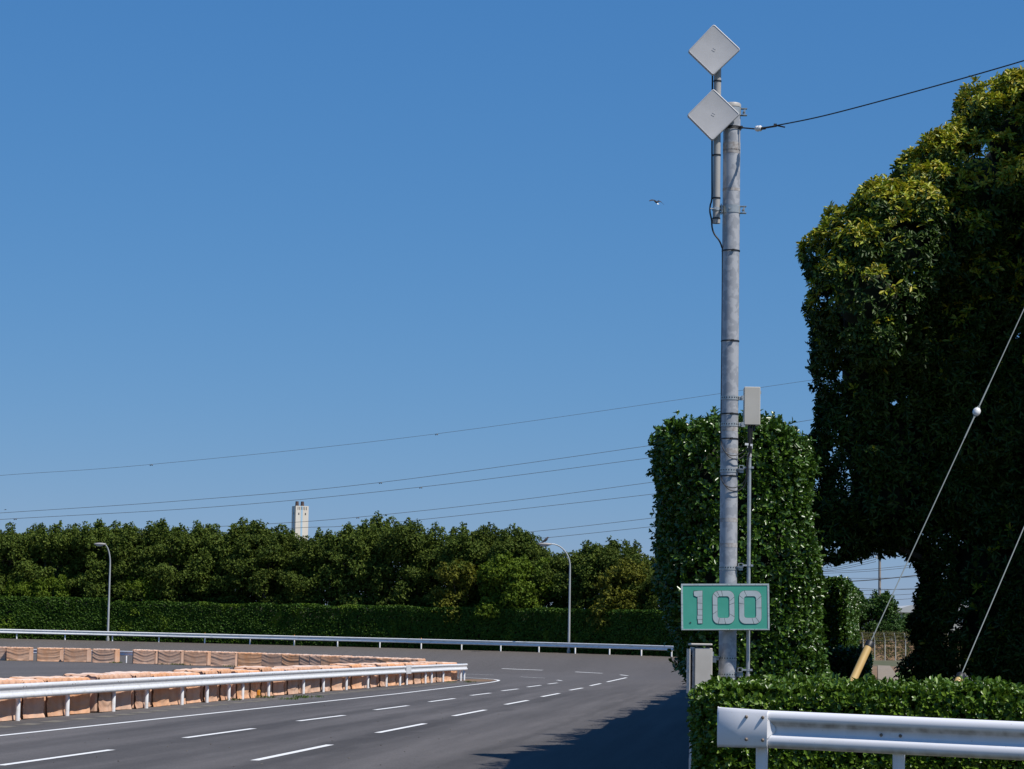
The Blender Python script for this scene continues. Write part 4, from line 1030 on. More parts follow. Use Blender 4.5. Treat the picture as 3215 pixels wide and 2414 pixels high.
def Z3(x, y): return sp_(2050 + x / 2.3267, 1700 + y / 2.3267)
def numeral_pieces(polys, dark):
    mb = MB()
    for pl in polys: mb.prism([Vector(p) + Vector((0, -.0005, 0)) for p in pl], (0, -.006, 0), 0)
    for pl in dark: mb.prism([Vector(p) + Vector((0, .0005, 0)) for p in pl], (0, -.0025, 0), 1)
    mb.build('numeral', [M['sign_white'], M['sign_edge']], sign)
one = [[(300, 366), (326, 362), (363, 360), (362, 398), (322, 405), (302, 396)], [(327, 406), (362, 400), (362, 452), (327, 448)], [(327, 450.5), (362, 454.5), (361, 494), (327, 494)], [(327, 496.5), (361, 496.5), (361, 536), (327, 536)], [(325, 539), (361, 539), (360, 568), (324, 566)], [(328, 568.5), (360, 570.5), (360, 597), (329, 597)]]
numeral_pieces([[Z3(*p) for p in pl] for pl in one], [[Z3(*p) for p in ((299, 360), (364.5, 358.5), (363, 599), (325, 599), (325, 408), (300, 399))]])
def rrect(x0, y0, x1, y1, r, n=40):
    out = []
    for cx_, cy_, a0 in ((x1 - r, y0 + r, -90), (x1 - r, y1 - r, 0), (x0 + r, y1 - r, 90), (x0 + r, y0 + r, 180)):
        for k in range(n // 4):
            a = R(a0 + 90 * k / (n // 4 - 1)); out.append((cx_ + r * math.cos(a), cy_ + r * math.sin(a)))
    return out
def resample(pl, n):
    pts_ = [Vector((x, y)) for x, y in pl] + [Vector(pl[0])]; cum = [0]
    for a, b in zip(pts_[:-1], pts_[1:]): cum.append(cum[-1] + (b - a).length)
    out = []
    for k in range(n):
        d = cum[-1] * k / n; i = max(j for j in range(len(cum) - 1) if cum[j] <= d); f = (d - cum[i]) / max(1e-9, cum[i + 1] - cum[i]); out.append(pts_[i].lerp(pts_[i + 1], f))
    return out
def zero(x0, x1, ix0, ix1, seed):
    r = random.Random(seed); n = 120
    o_ = resample(rrect(x0, 361, x1, 600, 45), n); i_ = resample(rrect(ix0, 401, ix1, 558, 18), n)
    cuts = sorted(r.sample(range(4, n - 4), 13)) ; polys = []
    cuts = [cuts[0]] + [c for a, c in zip(cuts[:-1], cuts[1:]) if c - a > 3]
    for a, b in zip(cuts, cuts[1:] + [cuts[0] + n]):
        idx = [k % n for k in range(a, b + 1)]
        oo = [o_[k].copy() for k in idx]; ii = [i_[k].copy() for k in idx]
        oo[0] = oo[0].lerp(oo[1], .3); ii[0] = ii[0].lerp(ii[1], .3); oo[-1] = oo[-1].lerp(oo[-2], .3); ii[-1] = ii[-1].lerp(ii[-2], .3)
        for (p0, p1, q0, q1) in zip(oo[:-1], oo[1:], ii[:-1], ii[1:]): pass
        polys.append([Z3(*p) for p in oo] + [Z3(*p) for p in reversed(ii)])
    o2 = resample(rrect(x0 - 1.6, 359.4, x1 + 1.6, 601.6, 46), n); i2 = resample(rrect(ix0 + 1.2, 402.2, ix1 - 1.2, 556.8, 17), n)
    dark = [[Z3(*o2[k]), Z3(*o2[(k + 1) % n]), Z3(*i2[(k + 1) % n]), Z3(*i2[k])] for k in range(n)]
    numeral_pieces(polys, dark)
zero(437, 594, 471, 558, 1); zero(629, 790, 665, 752, 2)
mb = MB(); mb.box(sc_c + Vector((.02, .06, .16)), (.5, .06, .045), rotS); mb.box(sc_c + Vector((.02, .06, -.16)), (.5, .06, .045), rotS)
for dz in (.16, -.16): mb.tube([(PXX, PYY, sc_c.z + dz - .02), (PXX, PYY, sc_c.z + dz + .02)], PR + .005, 32, cap=False); mb.box((PXX, YP - .135, sc_c.z + dz), (.06, .09, .03))
mb.build('mounting_rail', M['galv_pipe'], sign)
mb = MB(); c = Z3(275, 590); mb.box(c + Vector((0, -.004, 0)), (.02, .006, .007), Matrix.Rotation(R(35), 3, 'Y')); mb.build('scratch_mark', M['sign_edge'], sign)

# cabinet at the pole foot
YC = YP - .35
a, b = P(2182, 2034, YC), P(2235, 2270, YC); zc0 = gz + .62; zc1 = a.z
e = empty('control_cabinet', Vector(((a.x + b.x) / 2, YC + .2, gz)), 'narrow beige control cabinet with sun shields left of the pole foot', 'cabinet')
mb = MB(); mb.box(((a.x + b.x) / 2, YC + .22, (zc0 + zc1) / 2), (b.x - a.x - .01, .40, zc1 - zc0 - .01), bev=.006); mb.build('case', M['cab'], e)
mb = MB(); mb.box(((a.x + b.x) / 2, YC + .008, (zc0 + zc1) / 2), (b.x - a.x, .022, zc1 - zc0), bev=.006); d = mb.build('door', M['cab'], e)
mb = MB(); zz = P(2236, 2053, YC).z; mb.box((b.x + .008, YC + .02, zz), (.016, .03, .05)); mb.build('hinge', M['galv_pipe'], e)
x0, x1 = P(2163, 2037, YC).x, P(2168.5, 2037, YC).x
zl0, zl1 = P(2163, 2178, YC).z, P(2165, 2037, YC).z
mb = MB(); mb.box(((x0 + x1) / 2, YC + .2, (zl0 + zl1) / 2), (.014, .42, zl1 - zl0), bev=.003)
mb.box((x0 + .002, YC + .2, (zl0 + zl1) / 2), (.02, .38, .03)); mb.build('side_shield', M['cab'], e)
x2, x3 = P(2174.5, 2037, YC).x, P(2182, 2037, YC).x
mb = MB(); mb.box(((x2 + x3) / 2, YC + .23, (zc0 + zc1) / 2), (x3 - x2 - .004, .40, zc1 - zc0 + .02)); mb.build('side_panel', M['galv'], e)
mb = MB()
for f in (.12, .5, .85): mb.tube([(x1 - .004, YC + .12, zl0 + (zl1 - zl0) * f), (x3, YC + .12, zl0 + (zl1 - zl0) * f)], .008, 8)
mb.build('spacer', M['cab_dark'], e)
t0, t1 = P(2168.5, 2020, YC), P(2236.5, 2026.5, YC)
mb = MB(); mb.box(((t0.x + t1.x) / 2, YC + .2, (t0.z + t1.z) / 2), (t1.x - t0.x, .44, .024), bev=.008)
for xx in (t0.x + .1, t1.x - .04): mb.box((xx, YC + .2, (t1.z + zc1) / 2 - .006), (.03, .3, t1.z - zc1), mi=1)
mb.build('top_shield', [M['cab'], M['cab_dark']], e)
mb = MB(); zb2 = zp(2067); mb.box(((b.x + PXX - PR) / 2, YC + .3, zb2 + .02), (PXX - PR - b.x + .02, .06, .008)); mb.box((b.x + .04, YC + .28, zb2 - .02), (.05, .05, .06)); mb.build('bracket', M['galv_pipe'], e)
mb = MB()
for xx in (x2 + .01, b.x - .03): mb.box((xx, YC + .2, (gz - .05 + zc0) / 2), (.035, .3, zc0 - gz + .05))
mb.build('leg', M['cab'], e)
mb = MB(); xx = P(2174, 2290, YC).x; mb.tube([(xx, YC + .1, gz - .4), (xx, YC + .1, zc0 + .2)], .017, 10); mb.build('drain_pipe', M['white_tag'], e, smooth_=True)

# span wire from the pole top to the right
s0 = Vector((PXX + PR * .75, PYY - PR * .75, zp(404, 2320)))
def along(px, py, Y): return P(px, py, Y)
sw = empty('span_wire', s0, 'dark span wire running from the pole top up to the right edge', 'wire')
pw = [s0, along(2372, 404.5, 29.83)]
mb = MB(); mb.tube(pw, .009, 8); mb.tube([(PXX, PYY, s0.z - .014), (PXX, PYY, s0.z + .004)], PR + .012, 36, cap=False); mb.tube([(PXX, PYY, s0.z + .006), (PXX, PYY, s0.z + .022)], PR + .009, 36, cap=False); mb.tube([s0 - Vector((.03, -.03, 0)), s0 + Vector((.04, -.02, 0))], .02, 8); mb.build('pole_wrap', M['cable'], sw, smooth_=True)
mb = MB(); i0, i1 = along(2372, 404, 29.83), along(2391, 402.5, 29.76)
mb.tube([i0, i0.lerp(i1, .2), i0.lerp(i1, .45), i0.lerp(i1, .55), i0.lerp(i1, .8), i1], [.02, .034, .036, .03, .036, .022], 14); mb.build('insulator', M['porcelain'], sw, smooth_=True)
fw = catmull([i1, along(2434, 394.5, 29.5), along(2600, 360, 28.9), along(2900, 280, 28.0), along(3215, 190, 27.1), along(3600, 70, 25.9)], 8)
mb = MB(); mb.tube(fw, .0075, 8); mb.tube([along(2392, 403, 29.76), along(2402, 402, 29.7)], .018, 8); c = along(2434, 393, 29.5); mb.box(c, (.035, .03, .035)); mb.tube([c, along(2464, 399, 29.4)], .009, 6); mb.tube([i1, along(2434, 396, 29.5)], .011, 6); mb.build('strand', M['cable'], sw, smooth_=True)

# guy wires with yellow guards
def guy(top, knob, bot, ge, Yt, Yb, label, wl):
    b = P(*bot, Yb); t = P(*top, Yt); t2 = t + (t - b) * .35
    e = empty('guy_wire', b, wl, 'guy wire', 'guy wires right of the pole'); mb = MB()
    if knob:
        f = (knob[1] - bot[1]) / (top[1] - bot[1]); k = b.lerp(t, f); d = (t - b).normalized()
        mb.tube([b, k - d * .085], .0068, 8); mb.tube([k + d * .085, t2], .0068, 8)
        sd = Vector((d.z, 0, -d.x)).normalized()
        for s in (-1, 1):
            mb.tube(catmull([k - d * .10, k - d * .05 + sd * .022 * s, k + sd * .035 * s + Vector((0, -.03, 0)), k + d * .035 + sd * .02 * s + Vector((0, -.04, 0))], 4), .006, 6)
            mb.tube(catmull([k + d * .10, k + d * .06 + sd * .018 * s, k + sd * .02 * s + Vector((0, -.045, 0))], 4), .006, 6)
        mb.tube([k + d * .1, k + d * .45], .0095, 8); mb.tube([k - d * .45, k - d * .1], .0095, 8)
    else: mb.tube([b, t2], .0068, 8)
    mb.build('strand', M['wire'], e, smooth_=True)
    if knob:
        rot = d.to_track_quat('Z', 'Y').to_matrix(); mb = MB(); mb.ellipsoid(k, (.052, .05, .062), rot, 20, 12)
        mb.build('insulator', M['porcelain'], e, smooth_=True)
    d = (t - b).normalized(); low = b - d * ge
    g_ = empty('guy_guard', low, label, 'guy guard', 'yellow guards at the guy wire feet')
    mb = MB(); mb.tube([low, b - d * .02], .048, 20); mb.build('sleeve', M['yellow'], g_, smooth_=True)
    mb = MB(); mb.tube([b - d * .075, b - d * .01, b + d * .005, b + d * .02], [.053, .055, .045, .02], 20); mb.build('cap', M['black'], g_, smooth_=True)
guy((3215, 970), (3058, 1310), (2733, 2016), 1.6, 33.6, 31.5, 'tall leaning yellow guard sleeve with a black cap behind the low hedge', 'guy wire with a white ball insulator reaching the tall yellow guard')
guy((3215, 1655), None, (3018, 2118), 1.0, 32.4, 31.0, 'yellow guard tip with black cap barely above the low hedge at right', 'plain guy wire at the right edge without an insulator')

# ================================================================== near right guard rail
RA = R(-20); rd = Vector((math.cos(RA), math.sin(RA), 0)); rn = Vector((math.sin(RA), -math.cos(RA), 0))
p0 = P(2392, 2288, 24.4)                 # beam centre over the first post
zc_ = p0.z; gr = g(p0.x, p0.y)
def rp(s, o=0.0, z=0.0): return Vector((p0.x, p0.y, zc_)) + rd * s + rn * o + Vector((0, 0, z - .018 * s))
e = empty('guard_rail', Vector((p0.x, p0.y, gr)), 'white near guard rail with a flat bolted end plate before the low hedge', 'guard rail')
def dirty_rail():
    m = mat('near_rail_paint', (.76, .76, .79), .5, col2=(.68, .68, .69), scale=6, detail=6, stretch=(.4, .4, 2), lo=.55, hi=.8)
    t = m.node_tree; b = t.nodes['Principled BSDF']; src = b.inputs['Base Color'].links[0].from_socket
    uv = t.nodes.new('ShaderNodeAttribute'); uv.attribute_name = 'grime'
    tc = t.nodes.new('ShaderNodeTexCoord')
    def nz(s, st, det=6):
        mp = t.nodes.new('ShaderNodeMapping'); mp.inputs['Scale'].default_value = st; n = t.nodes.new('ShaderNodeTexNoise'); n.inputs['Scale'].default_value = s; n.inputs['Detail'].default_value = det
        t.links.new(tc.outputs['Object'], mp.inputs[0]); t.links.new(mp.outputs[0], n.inputs['Vector']); return n.outputs['Fac']
    def mth(op, a, c):
        q = t.nodes.new('ShaderNodeMath'); q.operation = op
        for i, v in enumerate((a, c)):
            if isinstance(v, (int, float)): q.inputs[i].default_value = v
            else: t.links.new(v, q.inputs[i])
        q.use_clamp = True; return q.outputs[0]
    gr_ = mth('MULTIPLY', uv.outputs['Fac'], mth('ADD', mth('MULTIPLY', nz(9, (1, 1, .35)), 1.5), -.15))
    mx = t.nodes.new('ShaderNodeMix'); mx.data_type = 'RGBA'; mx.inputs['B'].default_value = (.13, .115, .09, 1)
    t.links.new(gr_, mx.inputs['Factor']); t.links.new(src, mx.inputs['A'])
    chips = mth('MULTIPLY', mth('GREATER_THAN', nz(34, (1, 1, 2.0), 5), .735), .8)
    m2 = t.nodes.new('ShaderNodeMix'); m2.data_type = 'RGBA'; m2.inputs['B'].default_value = (.16, .085, .045, 1)
    t.links.new(chips, m2.inputs['Factor']); t.links.new(mx.outputs['Result'], m2.inputs['A']); t.links.new(m2.outputs['Result'], b.inputs['Base Color'])
    return m
M['near_rail'] = dirty_rail()
def grime(o, fn):
    at = o.data.attributes.new('grime', 'FLOAT', 'POINT'); at.data.foreach_set('value', [fn(v.co) for v in o.data.vertices])
NW = []
ctl = [(.0, .178), (.030, .174), (.048, .160), (.060, .140), (.064, .115), (.062, .095), (.048, .066), (.026, .042), (.012, .030), (.008, .012), (.008, -.022), (.012, -.030), (.030, -.046), (.052, -.062), (.062, -.080), (.064, -.105), (.062, -.13), (.046, -.158), (.022, -.172), (.0, -.175)]
NWP = ctl + [(a - .006, b_) for a, b_ in reversed(ctl)]
mb = MB(); ss = np.linspace(.075, 6.0, 50)
mb.sweep([(rp(s, .06), rn) for s in ss], NWP); bm_ = mb.build('beam', M['near_rail'], e, smooth_=True, angle=60)
org = Vector(e.location)
def gfn(co):
    w_ = co + org; s = (w_ - Vector((p0.x, p0.y, w_.z))).dot(rd); z = w_.z - (zc_ - .018 * s)
    v = 1.25 * math.exp(-((z - .056) / .020) ** 2) + .55 * math.exp(-((z - .02) / .03) ** 2) * .5 + .95 * math.exp(-((z + .155) / .024) ** 2)
    return min(1, v)
grime(bm_, gfn)
# end plate: flat pressed box end with rolled left edge
mb = MB(); h0 = .190
lay = [(-.415, .012, .196), (-.405, .062, .190), (-.38, .078, .188), (-.18, .082, .184), (.085, .082, .178)]
vs = []
for s, d_, h in lay:
    for (dd, zz) in ((0, h), (d_ * .75, h - .004), (d_, h - .035), (d_, 0), (d_, -h + .035), (d_ * .75, -h + .004), (0, -h)): vs.append(rp(s, .06 + dd, zz))
n = 7; fs = [(i * n + k, i * n + k + 1, i * n + n + k + 1, i * n + n + k) for i in range(len(lay) - 1) for k in range(n - 1)]
fs += [tuple(range(n)), tuple((len(lay) - 1) * n + k for k in range(n - 1, -1, -1))] + [(i * n, i * n + n, i * n + n + n - 1, i * n + n - 1) for i in range(len(lay) - 1)]
mb.add(vs, fs); ep = mb.build('end_plate', M['near_rail'], e, smooth_=True, angle=35)
grime(ep, lambda co: .9 if (co + org).z < zc_ - .165 + .01 else .06)
# folded lap strip where the plate meets the beam
mb = MB(); vs = [rp(.086, .06 + .076, .10), rp(.135, .06 + .022, .055), rp(.155, .06 + .016, 0), rp(.135, .06 + .022, -.05), rp(.086, .06 + .076, -.085)]
mb.prism(vs, rn * .004); lp = mb.build('lap_plate', M['near_rail'], e); grime(lp, lambda co: .1)
for s in (-.115, .045):
    for zz in (.112, -.10):
        mb = MB(); c = rp(s, .06 + .084, zz); mb.ellipsoid(c, (.0165, .0165, .0165), nu=12, nv=8); mb.build('bolt', M['bolt'], e, smooth_=True)
for s in (1.16, 1.34):
    mb = MB(); c = rp(s, .06 + .012, -.003); mb.ellipsoid(c, (.016, .016, .016), nu=12, nv=8); mb.build('bolt', M['bolt'], e, smooth_=True)
for s in (0.0, 1.31, 3.3, 5.3):
    c = rp(s, -.005, 0); mb = MB(); mb.tube([(c.x, c.y, gr - .5), (c.x, c.y, zc_ + .12)], .057, 24); mb.box(rp(s, .055, 0), (.12, .03, .2), Matrix.Rotation(RA, 3, 'Z'))
    po = mb.build('post', M['near_rail'], e, smooth_=True); grime(po, lambda co: .12)

# ================================================================== hedges and the big tree
def hedge_mesh(name, plan, z0, z1fn, dens, L, Wd, lm, label, inset=.16, amp=.10, taper=None, closed=True, k=6, far=None, topdens=None, freq=1.4, seed=1.0, sprig=.15):
    """a clipped hedge over a plan outline: leaf clusters on sides and top, twigs inside"""
    n = len(plan); pts = []; nr = []; seg = [(plan[i], plan[(i + 1) % n]) for i in range(n)]
    area = 0.5 * sum(a[0] * b[1] - b[0] * a[1] for a, b in seg); sg = 1 if area > 0 else -1
    for a, b in seg:
        ln = math.hypot(b[0] - a[0], b[1] - a[1]); nx, ny = (b[1] - a[1]) / ln * sg, -(b[0] - a[0]) / ln * sg
        hgt = z1fn((a[0] + b[0]) / 2, (a[1] + b[1]) / 2) - z0
        de = dens if far is None else dens * far((a[1] + b[1]) / 2)
        m_ = int(ln * hgt * de)
        t = rng.uniform(0, 1, m_); z = rng.uniform(0, 1, m_)
        for u, q_ in zip(t, z):
            x, y_ = a[0] + (b[0] - a[0]) * u, a[1] + (b[1] - a[1]) * u; zz = z0 + q_ * (z1fn(x, y_) - z0)
            pts.append((x, y_, zz)); nr.append((nx, ny, .05))
    X0, X1 = min(p[0] for p in plan), max(p[0] for p in plan); Y0, Y1 = min(p[1] for p in plan), max(p[1] for p in plan)
    def inside(x, y_):
        c = False
        for a, b in seg:
            if (a[1] > y_) != (b[1] > y_) and x < (b[0] - a[0]) * (y_ - a[1]) / (b[1] - a[1]) + a[0]: c = not c
        return c
    td = topdens or dens
    for _ in range(int((X1 - X0) * (Y1 - Y0) * td)):
        x, y_ = random.uniform(X0, X1), random.uniform(Y0, Y1)
        if far is not None and random.random() > far(y_): continue
        if inside(x, y_): pts.append((x, y_, z1fn(x, y_))); nr.append((random.gauss(0, .1), random.gauss(0, .1), 1))
    pts = np.array(pts); nr = np.array(nr); pts = pts + nr * (amp * lump(pts, freq, seed) + .03)[:, None]
    sel = rng.uniform(0, 1, len(pts)); out_ = pts[sel < .05] + nr[sel < .05] * rng.uniform(.03, sprig, ((sel < .05).sum(), 1)) + np.array([0, 0, .03])
    inn = pts[sel > .5] - nr[sel > .5] * .10
    pts = np.concatenate([pts, out_, inn]); nr = np.concatenate([nr, nr[sel < .05], nr[sel > .5]])
    if taper is not None: pts = taper(pts)
    v, q_ = rosettes(pts, nr, k, L, Wd, spread=(25, 80), up=.4, jit=.45); parts = [(v, q_, 0)]
    # twiggy inside
    cx_, cy_ = sum(p[0] for p in plan) / n, sum(p[1] for p in plan) / n
    ins = []
    for i in range(n):
        a, b, c = plan[i - 1], plan[i], plan[(i + 1) % n]
        d1 = Vector((b[0] - a[0], b[1] - a[1])).normalized(); d2 = Vector((c[0] - b[0], c[1] - b[1])).normalized(); t = (d1 + d2).normalized()
        ins.append((b[0] - t.y * sg * inset, b[1] + t.x * sg * inset))
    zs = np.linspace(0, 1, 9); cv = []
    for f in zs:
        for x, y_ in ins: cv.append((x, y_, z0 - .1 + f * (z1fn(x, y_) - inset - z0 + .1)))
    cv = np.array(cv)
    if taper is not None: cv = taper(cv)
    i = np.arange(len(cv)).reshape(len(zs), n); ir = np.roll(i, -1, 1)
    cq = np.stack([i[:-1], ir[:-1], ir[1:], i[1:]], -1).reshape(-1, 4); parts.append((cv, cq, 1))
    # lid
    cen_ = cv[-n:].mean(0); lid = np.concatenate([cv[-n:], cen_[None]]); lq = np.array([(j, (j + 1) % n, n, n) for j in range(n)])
    V, Q, mi = join(parts)
    me = np_mesh(name, V, Q, [lm, M['twig']], mi)
    import bmesh
    bm = bmesh.new(); bm.from_mesh(me); bm.verts.ensure_lookup_table(); base_ = len(V) - n
    try: bm.faces.new([bm.verts[base_ + j] for j in range(n)]).material_index = 1
    except Exception: pass
    bm.to_mesh(me); bm.free()
    return tag(link(name, me), label, 'hedge')
# low hedge behind the near rail
yA, yB = 25.9, 27.3
lx = P(2200, 2300, yA).x
zl = P(2500, 2139, 26.4).z - .10
plan = [(lx + .03, yA + .25), (lx + .18, yA + .02)] + [(x, yA - .02 * (x - lx)) for x in np.arange(lx + .6, 7.2, .6)] + [(x, yB) for x in np.arange(6.9, lx + .4, -.6)] + [(lx + .1, yB - .2)]
def ztop(x, y): return zl - .012 * (x - lx) + .03 * math.sin(x * 3.1) * math.sin(x * 1.3 + 2) - .05 * max(0, 1 - (x - lx) / .35)
hedge_mesh('low_hedge', plan, .25, ztop, 520, .078, .52, L_low, 'low clipped glossy green hedge right behind the near guard rail', inset=.12, amp=.04, k=6, freq=3.0, sprig=.055)
# tall hedge behind the pole, running back along the road
Yh = 34.4
xl, xr = P(2140, 1700, Yh).x, P(2545, 1700, Yh).x
mid = (xl + xr) / 2; hw = (xr - xl) / 2
plan = [(hedge_x(y) + 1.72, y) for y in np.arange(150, Yh + 2.0, -1.6)]
plan = [(p[0], p[1]) for p in plan]
front = []
for k in range(0, 13):
    a = R(k * 15); cx_ = math.copysign(abs(math.cos(a)) ** .55, math.cos(a)); sy_ = math.sin(a) ** .55 if math.sin(a) > 0 else 0
    front.append((mid + hw * cx_, Yh + 1.5 - 1.5 * sy_))
back = [(hedge_x(y) + .30, y) for y in np.arange(Yh + 4, 152, 1.6)]
plan = plan + front + back
ztall = P(2300, 1318, Yh + .3).z - .14
def zt2(x, y): return ztall + .14 * math.sin(y * .9) * math.sin(y * .37 + 1) + .06 * math.sin(x * 4 + 1) + .05 * math.sin(x * 9) + (.35 * math.sin(y * .55 + 2) + .3 * math.sin(y * 1.7) + .35 * math.sin(y * 3.9 + 1) * math.sin(y * .8) if y > 40 else 0)
def taper(p):
    p = p.copy(); fr = np.clip((60 - p[:, 1]) / 18, 0, 1); z = (ztall - p[:, 2])
    wgt = np.clip((p[:, 0] - mid - .105 * np.maximum(p[:, 1] - 36.4, 0)) / hw, -1, 1)
    p[:, 0] += fr * np.where(wgt > 0, wgt * np.interp(z, [0, .4, 1.2, 2.6, 3.6, 4.6], [-.10, .0, .06, .22, .28, .30]), -wgt * np.interp(z, [0, .5, 1.2, 2.15, 2.5, 2.94, 3.3, 3.6, 4.2], [-.14, -.16, -.12, -.06, .0, .10, .26, .58, 1.0]))
    return p
hedge_mesh('tall_hedge', plan, .2, zt2, 330, .084, .52, L_tall, 'tall clipped hedge column with glossy leaves behind the steel pole', inset=.2, amp=.13, k=6, taper=taper, far=lambda y: 1.0 if y < 39 else .10 if y > 60 else .2, freq=1.5)

# big tree at the right edge
YB_ = 45.0
BL = []   # (px2212, py2212, depth, radius m)
for a in [(2206, 312, 45, 1.0), (2116, 412, 44.6, 1.02), (2002, 508, 44.3, .93), (1892, 562, 43.8, 1.0), (1872, 640, 43.5, .95), (1935, 540, 43.4, .8), (1900, 530, 43.6, .65), (2040, 500, 45, 1.2), (2130, 440, 45.4, 1.2), (2230, 400, 45.5, 1.3), (2330, 360, 45.4, 1.5),
          (1888, 700, 44.4, .95), (1892, 800, 45.2, 1.05), (1893, 940, 45.6, 1.08), (1902, 1060, 45.8, .95), (2010, 760, 45.9, 1.4), (2100, 640, 45.6, 1.5), (2030, 940, 46.4, 1.5), (2020, 1080, 46.6, 1.1), (2150, 860, 46.2, 1.8), (2150, 1080, 46.8, 1.7), (2155, 1230, 46.6, 1.38), (2172, 1360, 46.4, 1.36), (2200, 1460, 46.2, 1.3), (2300, 620, 45.6, 1.9), (2330, 900, 46, 2.2), (2330, 1180, 46.4, 2.1), (2330, 1430, 46.2, 2.0), (2480, 620, 44.5, 2.0), (2500, 950, 46, 2.2), (2520, 1300, 46, 2.2), (2650, 700, 44.5, 2.2), (2700, 1050, 45.5, 2.2), (2375, 300, 45, 1.0), (2500, 260, 45, 1.5), (2600, 220, 45, 1.8), (2250, 420, 47, 2.2), (2120, 600, 47.5, 2.2), (2100, 900, 48.5, 2.0), (1852, 1135, 46.2, .36), (1808, 1130, 45.9, .36), (1950, 1120, 46.6, .5), (2145, 1200, 47.2, 1.0), (2150, 1320, 47.2, .85), (2250, 1580, 46.0, 1.3), (2420, 1600, 46, 1.8)]:
    c = P(a[0] * K, a[1] * K, a[2]); BL.append((np.array(c), a[3]))
# unseen crown mass added right of the picture to shade the visible side
for c, r_ in (((11.7, 42.6, 12.6), 2.2), ((13.2, 42.2, 14.2), 2.4), ((12.6, 41.2, 10.4), 2.4), ((14.8, 42, 12), 2.6), ((11.2, 41.6, 8.8), 2.0), ((12.4, 40.6, 7.6), 2.2), ((14.6, 40.8, 9), 2.6), ((11.4, 41.4, 6.2), 2.0), ((13.2, 40.6, 5), 2.4), ((11.3, 42, 4), 1.9), ((15.5, 43, 14.8), 2.4)): BL.append((np.array(c), r_))
NB = len(BL)
for c, r_ in BL[:NB]:
    if c[0] > 10.2: continue
    for _ in range(int(9 * r_ * r_) + 3):
        d = unit(rng.normal(0, 1, (1, 3)))[0]
        if d[1] > .55: continue
        BL.append((c + d * r_ * rng.uniform(.82, .98), rng.uniform(.22, .46)))
pts = []; nr = []; yg = []
for i, (c, r_) in enumerate(BL):
    n = int((150 if i < NB else 330) * r_ * r_ * 4)
    d = unit(rng.normal(0, 1, (n, 3))); p = c + d * r_ * (1 + .12 * lump(d * 2.2, 1.6, i * 1.3) + .06 * lump(d * 5, 1.7, i))[:, None]
    keep = np.ones(n, bool)
    for j, (c2, r2) in enumerate(BL[:NB]):
        if j != i and np.linalg.norm(c - c2) < r_ * 1.3 + r2: keep &= np.linalg.norm(p - c2, axis=1) > r2 * (.86 if i < NB else .93)
    # yellow-green leaves: fresh shoots, and sunlight painted on upward-facing parts of the upper crown
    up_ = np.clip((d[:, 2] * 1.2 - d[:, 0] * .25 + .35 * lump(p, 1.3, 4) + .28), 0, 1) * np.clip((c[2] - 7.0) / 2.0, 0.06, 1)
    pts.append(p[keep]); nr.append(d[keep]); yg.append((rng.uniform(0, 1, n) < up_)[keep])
pts = np.concatenate(pts); nr = np.concatenate(nr); yg = np.concatenate(yg)
e = empty('broadleaf_tree', P(2230 * K, 1500 * K, 46.5), 'huge dense dark evergreen tree with sunlit yellow green top at the right edge', 'tree')
e.location.z = g(e.location.x, e.location.y)
KL = 9
v, q_ = rosettes(pts, nr, KL, .135, .34, spread=(40, 110), up=.45, jit=.35)
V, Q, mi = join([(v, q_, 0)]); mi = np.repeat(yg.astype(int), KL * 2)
org = np.array(e.location); crown_o = link('crown', np_mesh('crown', V - org, Q, [L_big, L_young_lit], mi), e)
mb = MB(); o = Vector(e.location)
mb.tube([o + Vector((0, 0, -.2)), o + Vector((0, .1, 2)), o + Vector((-.2, .2, 5)), o + Vector((-.5, 0, 8)), o + Vector((-.3, -.3, 9.8))], [.32, .27, .2, .12, .03], 12)
for i, (c, r_) in enumerate(BL[:NB]):
    f = random.uniform(.2, .75); st = o + Vector((-.2 * f, .1, 9 * f)); cc = Vector(c)
    mb.tube([st, st.lerp(cc, .5) + Vector((0, 0, .3)), cc], [.09, .06, .02], 6)
mb.build('trunk', M['bark'], e, smooth_=True)
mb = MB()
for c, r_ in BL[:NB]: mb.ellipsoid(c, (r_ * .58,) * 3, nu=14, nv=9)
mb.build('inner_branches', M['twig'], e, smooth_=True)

# second hedge beyond the tall one, seen in the gap
def box_hedge(pxl, pxc, pxr, top_py, Y, label, name='clipped_hedge', L=.075, dens=300, z0=.3, depth=6.0):
    A_, C2 = P(pxl, top_py, Y), P(pxc, top_py, Y - 1.2); z1 = C2.z
    a = Vector((A_.x, Y)); c = Vector((C2.x, Y - 1.2)); r2 = Vector((P(pxr, top_py, Y + depth).x, Y + depth)); b = r2 + (a - c)
    pl_ = [tuple(a), tuple(a.lerp(c, .5)), tuple(c), tuple(c.lerp(r2, .33)), tuple(c.lerp(r2, .66)), tuple(r2), tuple(b)]
    return hedge_mesh(name, pl_, z0, lambda x, y: z1 + .03 * math.sin(x * 5 + y), dens, L, .6, L_tall, label, inset=.14, amp=.05, k=6, freq=2, sprig=.07)
box_hedge(2560, 2648, 2688, 1832, 56, 'clipped hedge in the gap between the tall hedge and the big tree', depth=7)
box_hedge(2600, 2706, 2722, 2058, 50, 'low dark trimmed bush behind the yellow guard', name='low_bush', z0=.5, depth=3)

